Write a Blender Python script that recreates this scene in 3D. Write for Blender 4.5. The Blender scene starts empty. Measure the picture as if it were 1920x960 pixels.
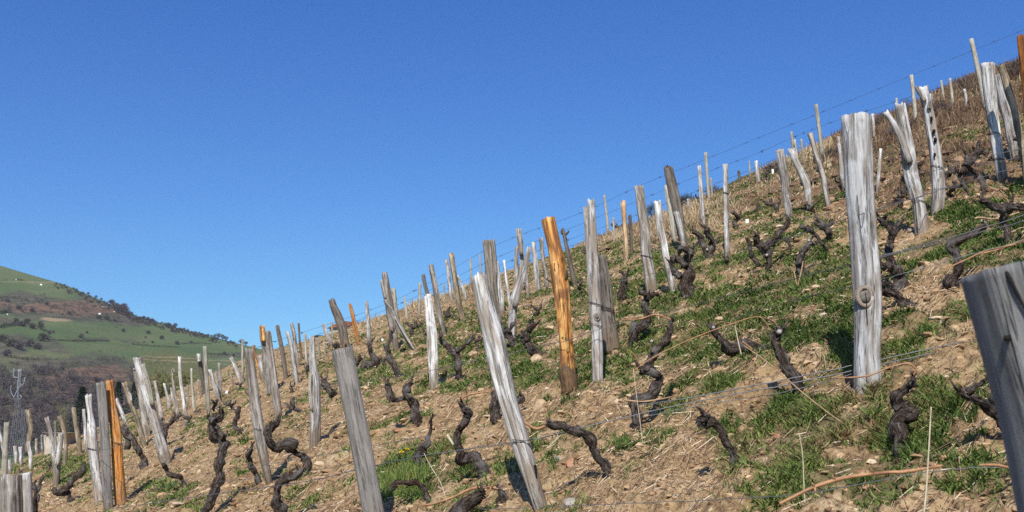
import bpy, math, random
import numpy as np
from mathutils import Vector

# ------------------------------------------------------------------ camera, sky, sun, exposure
R = math.radians
SC = bpy.context.scene
COL = SC.collection
FPX, CAMZ = 1850.0, 1.5
PITCH = math.atan(340.0 / FPX)
cam = bpy.data.cameras.new("camera")
cam.lens = 36.0 * FPX / 1920.0
cam.clip_start, cam.clip_end = 0.05, 8000
cam.dof.use_dof = True
cam.dof.focus_distance = 6.5
cam.dof.aperture_fstop = 9.0
co = bpy.data.objects.new("camera", cam)
co.location = (0, 0, CAMZ)
co.rotation_euler = (R(90) + PITCH, 0, 0)
COL.objects.link(co)
SC.camera = co

SUN_EL, SUN_AZ = 42.0, 9.0          # behind the camera, a little to its left
world = bpy.data.worlds.new("World")
SC.world = world
world.use_nodes = True
wt = world.node_tree
bg = wt.nodes["Background"]
sky = wt.nodes.new("ShaderNodeTexSky")
sky.sky_type = 'NISHITA'
sky.sun_disc = False
sky.sun_elevation = R(SUN_EL)
sky.sun_rotation = R(180 + SUN_AZ)
sky.altitude = 700
sky.air_density = 1.0
sky.dust_density = 1.0
sky.ozone_density = 2.5
tint = wt.nodes.new("ShaderNodeMix")            # clear mountain air: a deeper blue than the node's default
tint.data_type = 'RGBA'; tint.blend_type = 'MULTIPLY'; tint.inputs[0].default_value = 1.0
tint.inputs[7].default_value = (0.345, 0.65, 1.08, 1)
wt.links.new(sky.outputs[0], tint.inputs[6])
sep = wt.nodes.new("ShaderNodeSeparateColor"); com = wt.nodes.new("ShaderNodeCombineColor")
wt.links.new(tint.outputs[2], sep.inputs[0])
for k_, (a_, p_) in enumerate(((1.09, 1.50), (0.880, 1.22), (1.43, 0.80))):   # paler towards the horizon
    pw = wt.nodes.new("ShaderNodeMath"); pw.operation = 'POWER'; pw.inputs[1].default_value = p_
    ml = wt.nodes.new("ShaderNodeMath"); ml.operation = 'MULTIPLY'; ml.inputs[1].default_value = a_
    wt.links.new(sep.outputs[k_], pw.inputs[0]); wt.links.new(pw.outputs[0], ml.inputs[0]); wt.links.new(ml.outputs[0], com.inputs[k_])
wt.links.new(com.outputs[0], bg.inputs[0])
bg.inputs[1].default_value = 0.115
sl = bpy.data.lights.new("sun", 'SUN')
sl.energy = 5.0
sl.angle = R(0.5)
sl.color = (1.0, 0.955, 0.88)
so = bpy.data.objects.new("sun", sl)
so.rotation_euler = (R(90 - SUN_EL), 0, R(-SUN_AZ))
so.location = (-5, -20, 30)
COL.objects.link(so)
vs = SC.view_settings
vs.view_transform = 'Standard'
vs.look = 'None'
vs.gamma = 1
vs.exposure = 0.18
SC.render.engine = 'CYCLES'
SC.cycles.use_denoising = False
SC.cycles.max_bounces = 6
SC.cycles.diffuse_bounces = 3
SC.cycles.glossy_bounces = 2

RNG = np.random.default_rng(7)
random.seed(7)

# ------------------------------------------------------------------ noise
def _h(ix, iy, iz, seed):
    n = (ix.astype(np.int64) * 374761393 + iy.astype(np.int64) * 668265263 + iz.astype(np.int64) * 2147483647 + seed * 1274126177) & 0xffffffff
    n = ((n ^ (n >> 13)) * 1274126177) & 0xffffffff
    n = ((n ^ (n >> 16)) * 2246822519) & 0xffffffff
    return ((n ^ (n >> 15)) & 0xffffff) / float(0xffffff) * 2 - 1

def vnoise(x, y, z=0.0, seed=0):
    x, y, z = np.broadcast_arrays(np.asarray(x, float), np.asarray(y, float), np.asarray(z, float))
    ix, iy, iz = np.floor(x), np.floor(y), np.floor(z)
    fx, fy, fz = x - ix, y - iy, z - iz
    fx, fy, fz = [f * f * f * (f * (f * 6 - 15) + 10) for f in (fx, fy, fz)]
    o = 0
    for a in (0, 1):
        for b in (0, 1):
            for c in (0, 1):
                w = (fx if a else 1 - fx) * (fy if b else 1 - fy) * (fz if c else 1 - fz)
                o = o + w * _h(ix + a, iy + b, iz + c, seed)
    return o

def fbm(x, y, z=0.0, seed=0, octv=4):
    o, a, f, s = 0, 1.0, 1.0, 0
    for k in range(octv):
        o = o + a * vnoise(x * f, y * f, np.asarray(z) * f, seed + k * 17)
        s += a
        a *= 0.5
        f *= 2.03
    return o / s

def sstep(a, b, x):
    t = np.clip((np.asarray(x, float) - a) / (b - a), 0, 1)
    return t * t * (3 - 2 * t)

# ------------------------------------------------------------------ pixels of the photo <-> the place
CP, SP = math.cos(PITCH), math.sin(PITCH)
def ray(px, py):
    cx, cy = (px - 960) / FPX, (480 - py) / FPX
    return cx, CP - cy * SP, SP + cy * CP
def pt3(px, py, d):
    rx, ry, rz = ray(px, py)
    k = d / ry
    return Vector((rx * k, d, CAMZ + rz * k))
def project(x, y, z):
    z = z - CAMZ
    f = np.maximum(y * CP + z * SP, 1e-3)
    u = -y * SP + z * CP
    return 960 + FPX * x / f, 480 - FPX * u / f

# the hill: it rises to the right and away, and rolls over at its crest about DS metres off
DS = 42.0
S2 = 1.5 / DS ** 2
_sk = [(-900, 1270), (-300, 1010), (0, 880), (110, 838), (200, 795), (330, 737), (460, 672), (620, 628), (800, 565), (1000, 492),
       (1140, 443), (1300, 385), (1390, 333), (1500, 290), (1600, 238), (1700, 205), (1800, 152), (1920, 112), (2300, -50), (3000, -350)]
_U = np.array([ray(a, b)[0] / ray(a, b)[1] for a, b in _sk])
_T = np.array([ray(a, b)[2] / ray(a, b)[1] for a, b in _sk])
_sel = (_U > -0.6) & (_U < 0.6)
BET, ALP = np.polyfit(_U[_sel], _T[_sel], 1)
_uu = np.linspace(-2.5, 2.5, 1001)
_bump = np.interp(_uu, _U, _T - (ALP + BET * _U), left=0, right=0)
_bump = np.where(np.abs(_uu) > 0.62, 0, _bump)
_k = np.exp(-np.linspace(-2, 2, 13) ** 2); _k /= _k.sum()
_bump = np.convolve(_bump, _k, 'same')
def H(x, y):
    x = np.asarray(x, float); y = np.asarray(y, float)
    yy = np.maximum(y, 0.5)
    b = np.interp(x / yy, _uu, _bump)
    z = (ALP + 2 * 1.5 / DS) * y + BET * x - S2 * y * np.abs(y) + b * yy * sstep(6, 34, y)
    r = np.hypot(x * 0.8, y)
    z = z - np.maximum(r - 62, 0) ** 1.5 * 0.06 - np.maximum(x - 45, 0) ** 1.5 * 0.07
    z = z + 0.05 * fbm(x * 0.7, y * 0.7, 0, 3, 2) * sstep(1, 4, r)
    return z
def ground_hit(px, py):
    rx, ry, rz = ray(px, py)
    u, t = rx / ry, rz / ry
    d = np.geomspace(0.5, 44, 900)
    g = (H(u * d, d) - CAMZ) - t * d
    w = np.nonzero(g > 0)[0]
    if len(w) == 0:
        return float(d[np.argmax(g)])
    k = w[0]
    if k == 0: return 0.5
    a, b = d[k - 1], d[k]
    ga, gb = g[k - 1], g[k]
    return float(a + (b - a) * (-ga) / (gb - ga))

# ------------------------------------------------------------------ object helpers
def tag(o, label=None, cat=None, group=None, kind=None):
    if label: o["label"] = label
    if cat: o["category"] = cat
    if group: o["group"] = group
    if kind: o["kind"] = kind
    return o
def link(name, me, mat, parent=None, loc=(0, 0, 0), smooth=True):
    if mat is not None and len(me.materials) == 0: me.materials.append(mat)
    me.polygons.foreach_set("use_smooth", [bool(smooth)] * len(me.polygons))
    o = bpy.data.objects.new(name, me)
    o.location = loc
    if parent: o.parent = parent
    COL.objects.link(o)
    return o
def empty(name, loc, rz=0):
    o = bpy.data.objects.new(name, None)
    o.empty_display_size = 0.1
    o.location = loc
    o.rotation_euler = (0, 0, rz)
    COL.objects.link(o)
    return o
def np_mesh(name, V, F, attrs=None):
    """V (n,3) array, F (m,k) array of k-gons; attrs: name -> (type, array) per vertex"""
    V = np.ascontiguousarray(V, np.float32); F = np.ascontiguousarray(F, np.int32)
    me = bpy.data.meshes.new(name)
    me.vertices.add(len(V)); me.vertices.foreach_set("co", V.ravel())
    k = F.shape[1]
    me.loops.add(F.size); me.loops.foreach_set("vertex_index", F.ravel())
    me.polygons.add(len(F)); me.polygons.foreach_set("loop_start", np.arange(0, F.size, k, dtype=np.int32))
    me.update(calc_edges=True)
    for n, (t, a) in (attrs or {}).items():
        at = me.attributes.new(n, t, 'POINT')
        at.data.foreach_set("value" if t == 'FLOAT' else "vector", np.ascontiguousarray(a, np.float32).ravel())
    me.validate()
    return me
class MB:
    """collects tubes and boxes in local coordinates, with a grain coordinate per vertex"""
    def __init__(self): self.v, self.f, self.g = [], [], []
    def add(self, v, f, g=None):
        n = len(self.v)
        self.v += [tuple(p) for p in v]
        self.f += [tuple(i + n for i in q) for q in f]
        self.g += [tuple(p) for p in (g if g is not None else v)]
    def mesh(self, name):
        me = bpy.data.meshes.new(name)
        me.from_pydata(self.v, [], self.f)
        at = me.attributes.new("grain", 'FLOAT_VECTOR', 'POINT')
        at.data.foreach_set("vector", np.array(self.g, np.float32).ravel())
        me.update()
        return me
def catmull(P, n):
    P = np.array(P, float)
    if len(P) == 2:
        t = np.linspace(0, 1, n)[:, None]
        return P[0] * (1 - t) + P[1] * t
    Q = np.vstack([2 * P[0] - P[1], P, 2 * P[-1] - P[-2]])
    out = []
    m = len(P) - 1
    for t in np.linspace(0, m, n):
        i = min(int(t), m - 1); f = t - i
        a, b, c, d = Q[i], Q[i + 1], Q[i + 2], Q[i + 3]
        out.append(0.5 * (2 * b + (c - a) * f + (2 * a - 5 * b + 4 * c - d) * f * f + (3 * b - a - 3 * c + d) * f ** 3))
    return np.array(out)
def tube(mb, P, Rr, sides=8, rough=None, cap0=True, cap1=True, flat=1.0, flat_dir=None, jag=0.0, seed=0, dip=0.0, g0=0.0):
    """P (n,3) points, Rr radii; rough(theta, s, k) -> factor array; flat<1 squashes across flat_dir"""
    P = np.array(P, float); n = len(P)
    Rr = np.broadcast_to(np.asarray(Rr, float), (n,))
    T = np.gradient(P, axis=0); T /= np.linalg.norm(T, axis=1)[:, None] + 1e-12
    ref = np.array([0, 1.0, 0]) if flat_dir is None else np.array(flat_dir, float)
    if abs(np.dot(ref, T[0])) > 0.9: ref = np.array([1.0, 0, 0])
    s = np.concatenate([[0], np.cumsum(np.linalg.norm(np.diff(P, axis=0), axis=1))])
    th = np.linspace(0, 2 * np.pi, sides, endpoint=False)
    v, g = [], []
    N = ref - T[0] * np.dot(ref, T[0]); N /= np.linalg.norm(N)
    for k in range(n):
        N = N - T[k] * np.dot(N, T[k]); N /= np.linalg.norm(N) + 1e-12
        B = np.cross(T[k], N)
        fac = np.ones(sides) if rough is None else rough(th, s[k], k / (n - 1))
        rr = Rr[k] * fac
        off = np.zeros(sides)
        if jag and k == n - 1: off = jag * (.7 * vnoise(np.cos(th) * 1.7 + 5, np.sin(th) * 1.7, 0, seed) + .7 * vnoise(np.cos(th) * 4.5 + 5, np.sin(th) * 4.5, 0, seed + 1))
        for j in range(sides):
            c, sn = math.cos(th[j]), math.sin(th[j])
            v.append(P[k] + (N * c * flat + B * sn) * rr[j] + T[k] * off[j])
            g.append((c * rr[j], sn * rr[j], s[k] + off[j] + g0))
    f = [(k * sides + j, k * sides + (j + 1) % sides, (k + 1) * sides + (j + 1) % sides, (k + 1) * sides + j) for k in range(n - 1) for j in range(sides)]
    if cap1:
        v.append(P[-1] - T[-1] * dip); g.append((0, 0, s[-1] + g0)); c = len(v) - 1; b = (n - 1) * sides
        f += [(b + j, b + (j + 1) % sides, c) for j in range(sides)]
    if cap0:
        v.append(P[0]); g.append((0, 0, 0)); c = len(v) - 1
        f += [(c, (j + 1) % sides, j) for j in range(sides)]
    mb.add(v, f, g)
def box(mb, lo, hi, rot=None):
    x0, y0, z0 = lo; x1, y1, z1 = hi
    v = [Vector((x, y, z)) for z in (z0, z1) for y in (y0, y1) for x in (x0, x1)]
    if rot: v = [rot @ p for p in v]
    mb.add(v, [(0, 2, 3, 1), (4, 5, 7, 6), (0, 1, 5, 4), (2, 6, 7, 3), (0, 4, 6, 2), (1, 3, 7, 5)])

# ------------------------------------------------------------------ materials
def newmat(name, rough=0.9, spec=0.2):
    m = bpy.data.materials.new(name); m.use_nodes = True
    b = m.node_tree.nodes["Principled BSDF"]
    b.inputs["Roughness"].default_value = rough
    b.inputs["Specular IOR Level"].default_value = spec
    return m, m.node_tree, b
def N(t, typ, **kw):
    n = t.nodes.new(typ)
    for k, v in kw.items():
        if k in n.inputs: n.inputs[k].default_value = v
        else: setattr(n, k, v)
    return n
def ramp(t, fac, stops):
    r = t.nodes.new("ShaderNodeValToRGB")
    e = r.color_ramp.elements
    while len(e) < len(stops): e.new(0.5)
    for q, (p, c) in zip(e, stops):
        q.position = p
        q.color = (c, c, c, 1) if isinstance(c, (int, float)) else (*c, 1)
    t.links.new(fac, r.inputs[0])
    return r.outputs[0]
def mix(t, fac, a, b, mode='MIX'):
    m = t.nodes.new("ShaderNodeMix"); m.data_type = 'RGBA'; m.blend_type = mode
    for s, v in ((m.inputs[0], fac), (m.inputs[6], a), (m.inputs[7], b)):
        if isinstance(v, (int, float)): s.default_value = v
        elif isinstance(v, tuple): s.default_value = (*v, 1)
        else: t.links.new(v, s)
    return m.outputs[2]
def math_(t, op, a, b=0.0):
    m = t.nodes.new("ShaderNodeMath"); m.operation = op
    for s, v in ((m.inputs[0], a), (m.inputs[1], b)):
        if isinstance(v, (int, float)): s.default_value = v
        else: t.links.new(v, s)
    return m.outputs[0]
def noise(t, vec, scale, detail=4, rough=0.55, dist=0.0):
    n = N(t, "ShaderNodeTexNoise", Scale=scale, Detail=detail, Roughness=rough, Distortion=dist)
    if vec is not None: t.links.new(vec, n.inputs["Vector"])
    return n.outputs["Fac"]
def bump(t, b, h, strength, dist):
    n = N(t, "ShaderNodeBump", Strength=strength, Distance=dist)
    t.links.new(h, n.inputs["Height"]); t.links.new(n.outputs[0], b.inputs["Normal"])
def attr(t, name): 
    return N(t, "ShaderNodeAttribute", attribute_name=name)
def grain_vec(t, stretch):
    a = attr(t, "grain")
    oi = N(t, "ShaderNodeObjectInfo")
    mp = N(t, "ShaderNodeMapping"); mp.inputs["Scale"].default_value = (1, 1, stretch)
    t.links.new(a.outputs["Vector"], mp.inputs["Vector"])
    ad = N(t, "ShaderNodeVectorMath", operation='ADD')
    sc = N(t, "ShaderNodeVectorMath", operation='SCALE'); sc.inputs["Scale"].default_value = 37.0
    cb = N(t, "ShaderNodeCombineXYZ")
    for k in range(3): t.links.new(oi.outputs["Random"], cb.inputs[k])
    t.links.new(cb.outputs[0], sc.inputs[0])
    t.links.new(mp.outputs[0], ad.inputs[0]); t.links.new(sc.outputs[0], ad.inputs[1])
    return ad.outputs[0], oi.outputs["Random"]
def wood(name, pale, mid, dark, blotch, blotch_amt=0.5, crack=0.55):
    m, t, b = newmat(name, 0.85, 0.15)
    v, rnd = grain_vec(t, 0.045)
    st = noise(t, v, 85, 5, 0.75)
    st2 = noise(t, v, 30, 4, 0.65)
    v2, _ = grain_vec(t, 0.35)
    bl = noise(t, v2, 13, 4, 0.6, 0.6)
    sm = math_(t, 'ADD', math_(t, 'MULTIPLY', st, 0.5), math_(t, 'MULTIPLY', st2, 0.5))
    c = ramp(t, sm, [(0.41, dark), (0.49, mid), (0.575, pale)])
    c = mix(t, math_(t, 'MULTIPLY', ramp(t, bl, [(0.46, 0.0), (0.60, 1.0)]), blotch_amt), c, blotch)
    pl = ramp(t, bl, [(0.36, 0.6), (0.47, 0.0)])                                # bleached, sun-bitten places
    c = mix(t, pl, c, tuple(min(.8, x * 1.12) for x in pale))
    v3, _ = grain_vec(t, 0.09)
    ck = ramp(t, noise(t, v3, 42, 3, 0.6), [(0.36, 1.0), (0.43, 0.0)])
    c = mix(t, math_(t, 'MULTIPLY', ck, crack), c, tuple(x * 0.22 for x in mid))
    sx = N(t, "ShaderNodeSeparateXYZ"); t.links.new(attr(t, "grain").outputs["Vector"], sx.inputs[0])
    ft = math_(t, 'ADD', sx.outputs[2], math_(t, 'MULTIPLY', bl, -0.30))      # soil splashed on the foot
    c = mix(t, ramp(t, ft, [(0.02, 0.65), (0.22, 0.0)]), c, (0.17, 0.115, 0.068))
    br = math_(t, 'ADD', math_(t, 'MULTIPLY', rnd, 0.40), 0.78)
    hs = N(t, "ShaderNodeHueSaturation"); t.links.new(c, hs.inputs["Color"]); t.links.new(br, hs.inputs["Value"])
    t.links.new(hs.outputs[0], b.inputs["Base Color"])
    hgt = math_(t, 'SUBTRACT', sm, math_(t, 'MULTIPLY', ck, 0.5))
    bump(t, b, hgt, 1.0, 0.012)
    return m
M = {}
M['S'] = wood("silver weathered wood", (0.58, 0.56, 0.54), (0.355, 0.335, 0.315), (0.12, 0.108, 0.10), (0.24, 0.185, 0.14), 0.7, 0.5)
M['W'] = wood("bleached white wood", (0.68, 0.66, 0.63), (0.46, 0.44, 0.41), (0.17, 0.155, 0.14), (0.29, 0.225, 0.165), 0.65, 0.5)
M['G'] = wood("grey brown wood", (0.47, 0.425, 0.38), (0.285, 0.25, 0.215), (0.105, 0.09, 0.075), (0.19, 0.145, 0.10), 0.55)
M['P'] = wood("grey sawn wood", (0.30, 0.275, 0.25), (0.20, 0.183, 0.165), (0.11, 0.10, 0.09), (0.25, 0.23, 0.21), 0.6, 0.25)
M['D'] = wood("dark weathered wood", (0.20, 0.165, 0.13), (0.115, 0.09, 0.072), (0.05, 0.04, 0.032), (0.23, 0.205, 0.18), 0.5)
M['N'] = wood("dark slate grey wood", (0.27, 0.265, 0.26), (0.195, 0.19, 0.187), (0.125, 0.121, 0.119), (0.23, 0.23, 0.222), 0.5, 0.35)
M['O'] = wood("stripped orange wood", (0.84, 0.49, 0.19), (0.60, 0.265, 0.07), (0.25, 0.085, 0.022), (0.20, 0.095, 0.045), 0.9, 0.75)
M['K'] = wood("rusty orange wood", (0.60, 0.27, 0.075), (0.40, 0.145, 0.033), (0.14, 0.045, 0.014), (0.50, 0.30, 0.13), 0.6, 0.8)
M['T'] = wood("tan bark wood", (0.40, 0.33, 0.235), (0.235, 0.175, 0.115), (0.085, 0.062, 0.042), (0.13, 0.115, 0.075), 0.7)
M['B'] = wood("scorched brown foot", (0.34, 0.17, 0.06), (0.12, 0.062, 0.028), (0.03, 0.018, 0.012), (0.05, 0.03, 0.02), 0.6)
M['R'] = wood("dark rust wood", (0.34, 0.125, 0.03), (0.20, 0.068, 0.018), (0.07, 0.025, 0.01), (0.12, 0.06, 0.03), 0.5)
M['X'] = wood("cold grey split wood", (0.47, 0.465, 0.46), (0.32, 0.312, 0.305), (0.15, 0.138, 0.128), (0.19, 0.155, 0.125), 0.75, 0.6)
M['Y'] = wood("pale peeled tan wood", (0.78, 0.60, 0.40), (0.58, 0.38, 0.20), (0.30, 0.15, 0.07), (0.40, 0.22, 0.10), 0.6)
M['F'] = wood("pale fence wood", (0.46, 0.43, 0.36), (0.34, 0.31, 0.25), (0.20, 0.175, 0.135), (0.30, 0.28, 0.20), 0.4, 0.3)
def barkmat():
    m, t, b = newmat("vine bark", 0.95, 0.1)
    v, rnd = grain_vec(t, 0.33)
    st = noise(t, v, 75, 6, 0.78, 0.8)
    v2, _ = grain_vec(t, 0.7)
    bl = noise(t, v2, 16, 3, 0.6)
    c = ramp(t, st, [(0.38, (0.012, 0.008, 0.006)), (0.50, (0.064, 0.046, 0.036)), (0.62, (0.215, 0.175, 0.148))])
    c = mix(t, ramp(t, bl, [(0.50, 0.0), (0.66, 0.6)]), c, (0.215, 0.20, 0.19))
    c = mix(t, ramp(t, bl, [(0.28, 0.5), (0.42, 0.0)]), c, (0.085, 0.033, 0.020))
    t.links.new(c, b.inputs["Base Color"])
    bump(t, b, st, 1.0, 0.022)
    return m
M['bark'] = barkmat()
def canemat(name, a, c2):
    m, t, b = newmat(name, 0.6, 0.3)
    v, rnd = grain_vec(t, 0.5)
    t.links.new(ramp(t, noise(t, v, 45, 5, 0.7), [(0.35, c2), (0.65, a)]), b.inputs["Base Color"])
    return m
M['cane'] = canemat("vine cane", (0.46, 0.25, 0.12), (0.20, 0.09, 0.045))
M['palecane'] = canemat("pale dry cane", (0.48, 0.32, 0.18), (0.27, 0.155, 0.085))
M['straw'] = canemat("bleached stem", (0.66, 0.57, 0.42), (0.46, 0.38, 0.26))
def plain(name, col, rough=0.8, spec=0.2, metal=0.0, var=0.15, scale=8.0):
    m, t, b = newmat(name, rough, spec)
    b.inputs["Metallic"].default_value = metal
    tc = N(t, "ShaderNodeTexCoord")
    n = noise(t, tc.outputs["Object"], scale, 4)
    t.links.new(ramp(t, n, [(0.3, tuple(x * (1 - var) for x in col)), (0.7, tuple(min(1, x * (1 + var)) for x in col))]), b.inputs["Base Color"])
    return m
M['wire'] = plain("dull galvanised wire", (0.15, 0.155, 0.16), 0.55, 0.4, 0.3)
M['rustwire'] = plain("dark rusted wire", (0.055, 0.045, 0.045), 0.8, 0.2)
M['cut'] = plain("pale cut wood", (0.36, 0.33, 0.30), 0.9, 0.1, 0, 0.3, 60)
M['knotcore'] = plain("dark knot heart", (0.16, 0.14, 0.125), 0.9, 0.1, 0, 0.4, 80)
M['hole'] = plain("dark hollow wood", (0.02, 0.017, 0.015), 0.95, 0.05)
M['steel'] = plain("galvanised steel", (0.30, 0.31, 0.33), 0.45, 0.5, 0.4)
M['stone'] = plain("pale rubble stone", (0.42, 0.36, 0.28), 0.95, 0.1, 0, 0.35, 3)
M['tile'] = plain("red brown tile", (0.23, 0.10, 0.065), 0.9, 0.1, 0, 0.35, 4)
M['slate'] = plain("dark slate", (0.05, 0.05, 0.055), 0.8, 0.2)
M['white'] = plain("white paint", (0.80, 0.80, 0.78), 0.7, 0.2, 0, 0.05)
M['yellow'] = plain("dandelion yellow", (0.80, 0.55, 0.02), 0.8, 0.1)
M['stem'] = plain("green stem", (0.10, 0.17, 0.04), 0.8, 0.1)
def rockmat(name, a, b2, c3):
    m, t, b = newmat(name, 0.95, 0.1)
    tc = N(t, "ShaderNodeTexCoord"); oi = N(t, "ShaderNodeObjectInfo")
    n = noise(t, tc.outputs["Object"], 14, 6, 0.65)
    t.links.new(ramp(t, n, [(0.32, a), (0.5, b2), (0.7, c3)]), b.inputs["Base Color"])
    bump(t, b, n, 0.7, 0.02)
    return m
M['rock'] = rockmat("tan stone", (0.26, 0.16, 0.085), (0.47, 0.32, 0.19), (0.62, 0.48, 0.33))
M['redrock'] = rockmat("reddish stone", (0.20, 0.09, 0.05), (0.37, 0.19, 0.11), (0.48, 0.30, 0.20))
M['greyrock'] = rockmat("grey stone", (0.22, 0.19, 0.15), (0.36, 0.32, 0.26), (0.50, 0.45, 0.38))
# ------------------------------------------------------------------ the vineyard slope
def patches(px, py, lst):
    o = np.zeros_like(px)
    for (cx, cy, rx, ry, a) in lst:
        q = ((px - cx) / rx) ** 2 + ((py - cy + 0.15 * (px - cx) * 0) / ry) ** 2
        o = np.maximum(o, a * np.clip(1.6 - q, 0, 1))
    return o
GRASS = [(1450, 560, 420, 110, .80), (1700, 800, 270, 190, .90), (1850, 450, 160, 80, .72), (1200, 650, 240, 80, .66), (1560, 640, 200, 60, .7), (900, 640, 160, 60, .5),
         (700, 700, 90, 24, .9), (850, 705, 130, 30, .7), (640, 695, 70, 25, .5), (980, 690, 90, 45, .8), (1250, 610, 200, 70, .8), (1420, 690, 220, 50, .7),
         (1450, 560, 200, 55, .85), (1500, 470, 120, 30, .7), (1380, 470, 60, 20, .6), (1800, 400, 130, 25, .8), (1850, 480, 90, 40, .8), (1740, 520, 120, 60, .5),
         (1760, 630, 170, 50, .75), (1700, 740, 210, 60, .85), (1560, 770, 100, 40, .85), (1610, 870, 180, 75, .9), (1800, 850, 190, 90, .8), (1860, 930, 140, 50, .7),
         (1860, 700, 80, 60, .8), (1600, 650, 90, 60, .6), (1340, 640, 130, 40, .6), (1200, 680, 110, 50, .7), (1150, 620, 60, 30, .8), (1110, 690, 60, 50, .8), (960, 640, 100, 30, .6),
         (830, 660, 90, 25, .7), (760, 885, 60, 55, .9), (850, 905, 90, 40, .6), (945, 880, 40, 40, .7), (130, 880, 50, 30, .9), (330, 930, 70, 25, .5), (560, 745, 60, 20, .4),
         (770, 790, 30, 15, .8), (1000, 820, 30, 20, .9), (1010, 780, 60, 25, .3), (1390, 690, 200, 20, .6), (1440, 400, 40, 14, .5), (1090, 490, 60, 30, .7), (1200, 470, 60, 25, .6),
         (880, 600, 60, 18, .7), (760, 690, 60, 20, .7), (1240, 510, 40, 20, .6), (1330, 700, 90, 30, .55), (1160, 720, 120, 20, .55), (700, 640, 40, 12, .5), (1560, 470, 60, 30, .7), (1880, 790, 60, 50, .9),
         (60, 860, 70, 30, .5), (240, 800, 60, 20, .4), (430, 820, 40, 14, .5), (470, 880, 40, 16, .5), (390, 800, 50, 16, .45), (560, 930, 40, 16, .5), (1690, 890, 120, 40, .8)]
BARE = [(1320, 800, 150, 60, .8), (1120, 850, 190, 70, .7), (1450, 700, 50, 16, .5), (1720, 565, 50, 22, .7), (1590, 735, 40, 18, .6), (1460, 850, 40, 50, .7), (1240, 900, 160, 60, .8), (1830, 600, 60, 20, .5), (1540, 600, 40, 12, .5), (1660, 590, 40, 12, .4), (1080, 640, 30, 12, .4), (1400, 520, 50, 12, .5), (1780, 690, 40, 12, .4)]
REDDISH = [(1480, 350, 150, 50, 1), (1780, 290, 180, 60, 1), (1400, 370, 80, 30, .8), (1240, 430, 70, 25, .7), (880, 545, 50, 20, .8), (790, 600, 40, 18, .6), (1000, 470, 60, 18, .6), (1640, 330, 90, 50, .9), (1700, 860, 200, 60, .35)]
DRYZ = [(1100, 440, 50, 25, .9), (1200, 425, 90, 32, 1), (1300, 410, 60, 30, .9), (1340, 385, 60, 18, .7), (1680, 235, 100, 45, 1), (1780, 205, 80, 40, 1), (1850, 165, 80, 35, 1), (1450, 305, 60, 16, .6),
        (1610, 245, 60, 34, .9), (790, 565, 40, 16, .8), (1550, 290, 60, 24, .8), (1900, 170, 60, 60, .9), (700, 605, 60, 12, .5), (870, 545, 40, 10, .5), (480, 690, 30, 10, .5), (1500, 285, 60, 14, .6)]
DRYZ += [(1760, 300, 180, 60, .24), (1640, 340, 80, 50, .24), (1500, 345, 100, 40, .24)]
RUBBLE = [(1760, 300, 170, 55, 1), (1640, 340, 80, 50, .8), (1530, 350, 80, 40, .7), (1450, 370, 60, 30, .4), (1880, 300, 60, 60, .7), (1240, 450, 60, 14, .7), (1140, 470, 60, 12, .4)]
def zones(x, y, z):
    px, py = project(x, y, z)
    front = y > 0.6
    n = fbm(x * 1.6, y * 1.6, 0, 11, 4)
    n2 = fbm(x * 5.5, y * 5.5, 0, 29, 3)
    g = patches(px, py, GRASS)
    g = g - patches(px, py, BARE)
    g = np.where(front, g, 0.5)
    base = 0.12 + 0.24 * sstep(700, 1400, px)
    g = np.maximum(g, base)
    n3 = fbm(x * 14, y * 14, 0, 30, 2)
    grass = np.clip((g - 0.28) * 1.45 + n * 1.2 + n2 * 1.2 + n3 * .8, 0, 1) * sstep(0, .2, g)
    dry = np.where(front, patches(px, py, DRYZ), 0)
    red = np.where(front, patches(px, py, REDDISH), 0)
    rub = np.where(front, patches(px, py, RUBBLE), 0)
    return grass, np.clip(red + 0.5 * n - 0.1, 0, 1), dry, rub
def micro(x, y):
    r = np.hypot(x, y)
    a = 0.055 * fbm(x * 2.1, y * 2.1, 0, 41, 3)
    rd = 1 - np.abs(vnoise(x * 8, y * 8, 0, 52))
    a = a + 0.036 * (rd - 0.6) + 0.028 * fbm(x * 19, y * 19, 0, 61, 2) + 0.011 * vnoise(x * 52, y * 52, 0, 71)
    return a * sstep(0.3, 1.2, r)
def HD(x, y):
    z = H(x, y)
    return z + micro(x, y) * (1.0 + 0.0 * x)
th = np.concatenate([np.linspace(-180, -36, 50)[:-1], np.linspace(-36, 36, 660), np.linspace(36, 180, 50)[1:-1]]) * np.pi / 180
rr = np.concatenate([[0.15, 0.4, 0.65], np.geomspace(0.9, 60, 760), np.geomspace(62, 150, 26)])
TH, RR = np.meshgrid(th, rr)
X, Y = (RR * np.sin(TH)).ravel(), (RR * np.cos(TH)).ravel()
Zm = H(X, Y)
gz, rz_, dz_, ub_ = zones(X, Y, Zm)
Z = Zm + micro(X, Y) * (1 + 0.9 * ub_)
nt, nr = len(th), len(rr)
idx = np.arange(nr * nt).reshape(nr, nt)
a_ = idx[:-1, :]; b_ = idx[1:, :]
F = np.stack([a_, b_, np.roll(b_, -1, 1), np.roll(a_, -1, 1)], -1).reshape(-1, 4)[:, ::-1]
V = np.vstack([np.stack([X, Y, Z], 1), [[0, 0, float(H(0.0, 0.0))]]])
cen = len(V) - 1
ring = idx[0]
F = np.vstack([F, np.stack([ring, np.roll(ring, -1), np.full(nt, cen), np.full(nt, cen)], 1)[:0]])
me = np_mesh("vineyard_ground", V[:-1], F, {"grassy": ('FLOAT', gz), "reddish": ('FLOAT', rz_), "dry": ('FLOAT', dz_)})
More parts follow.
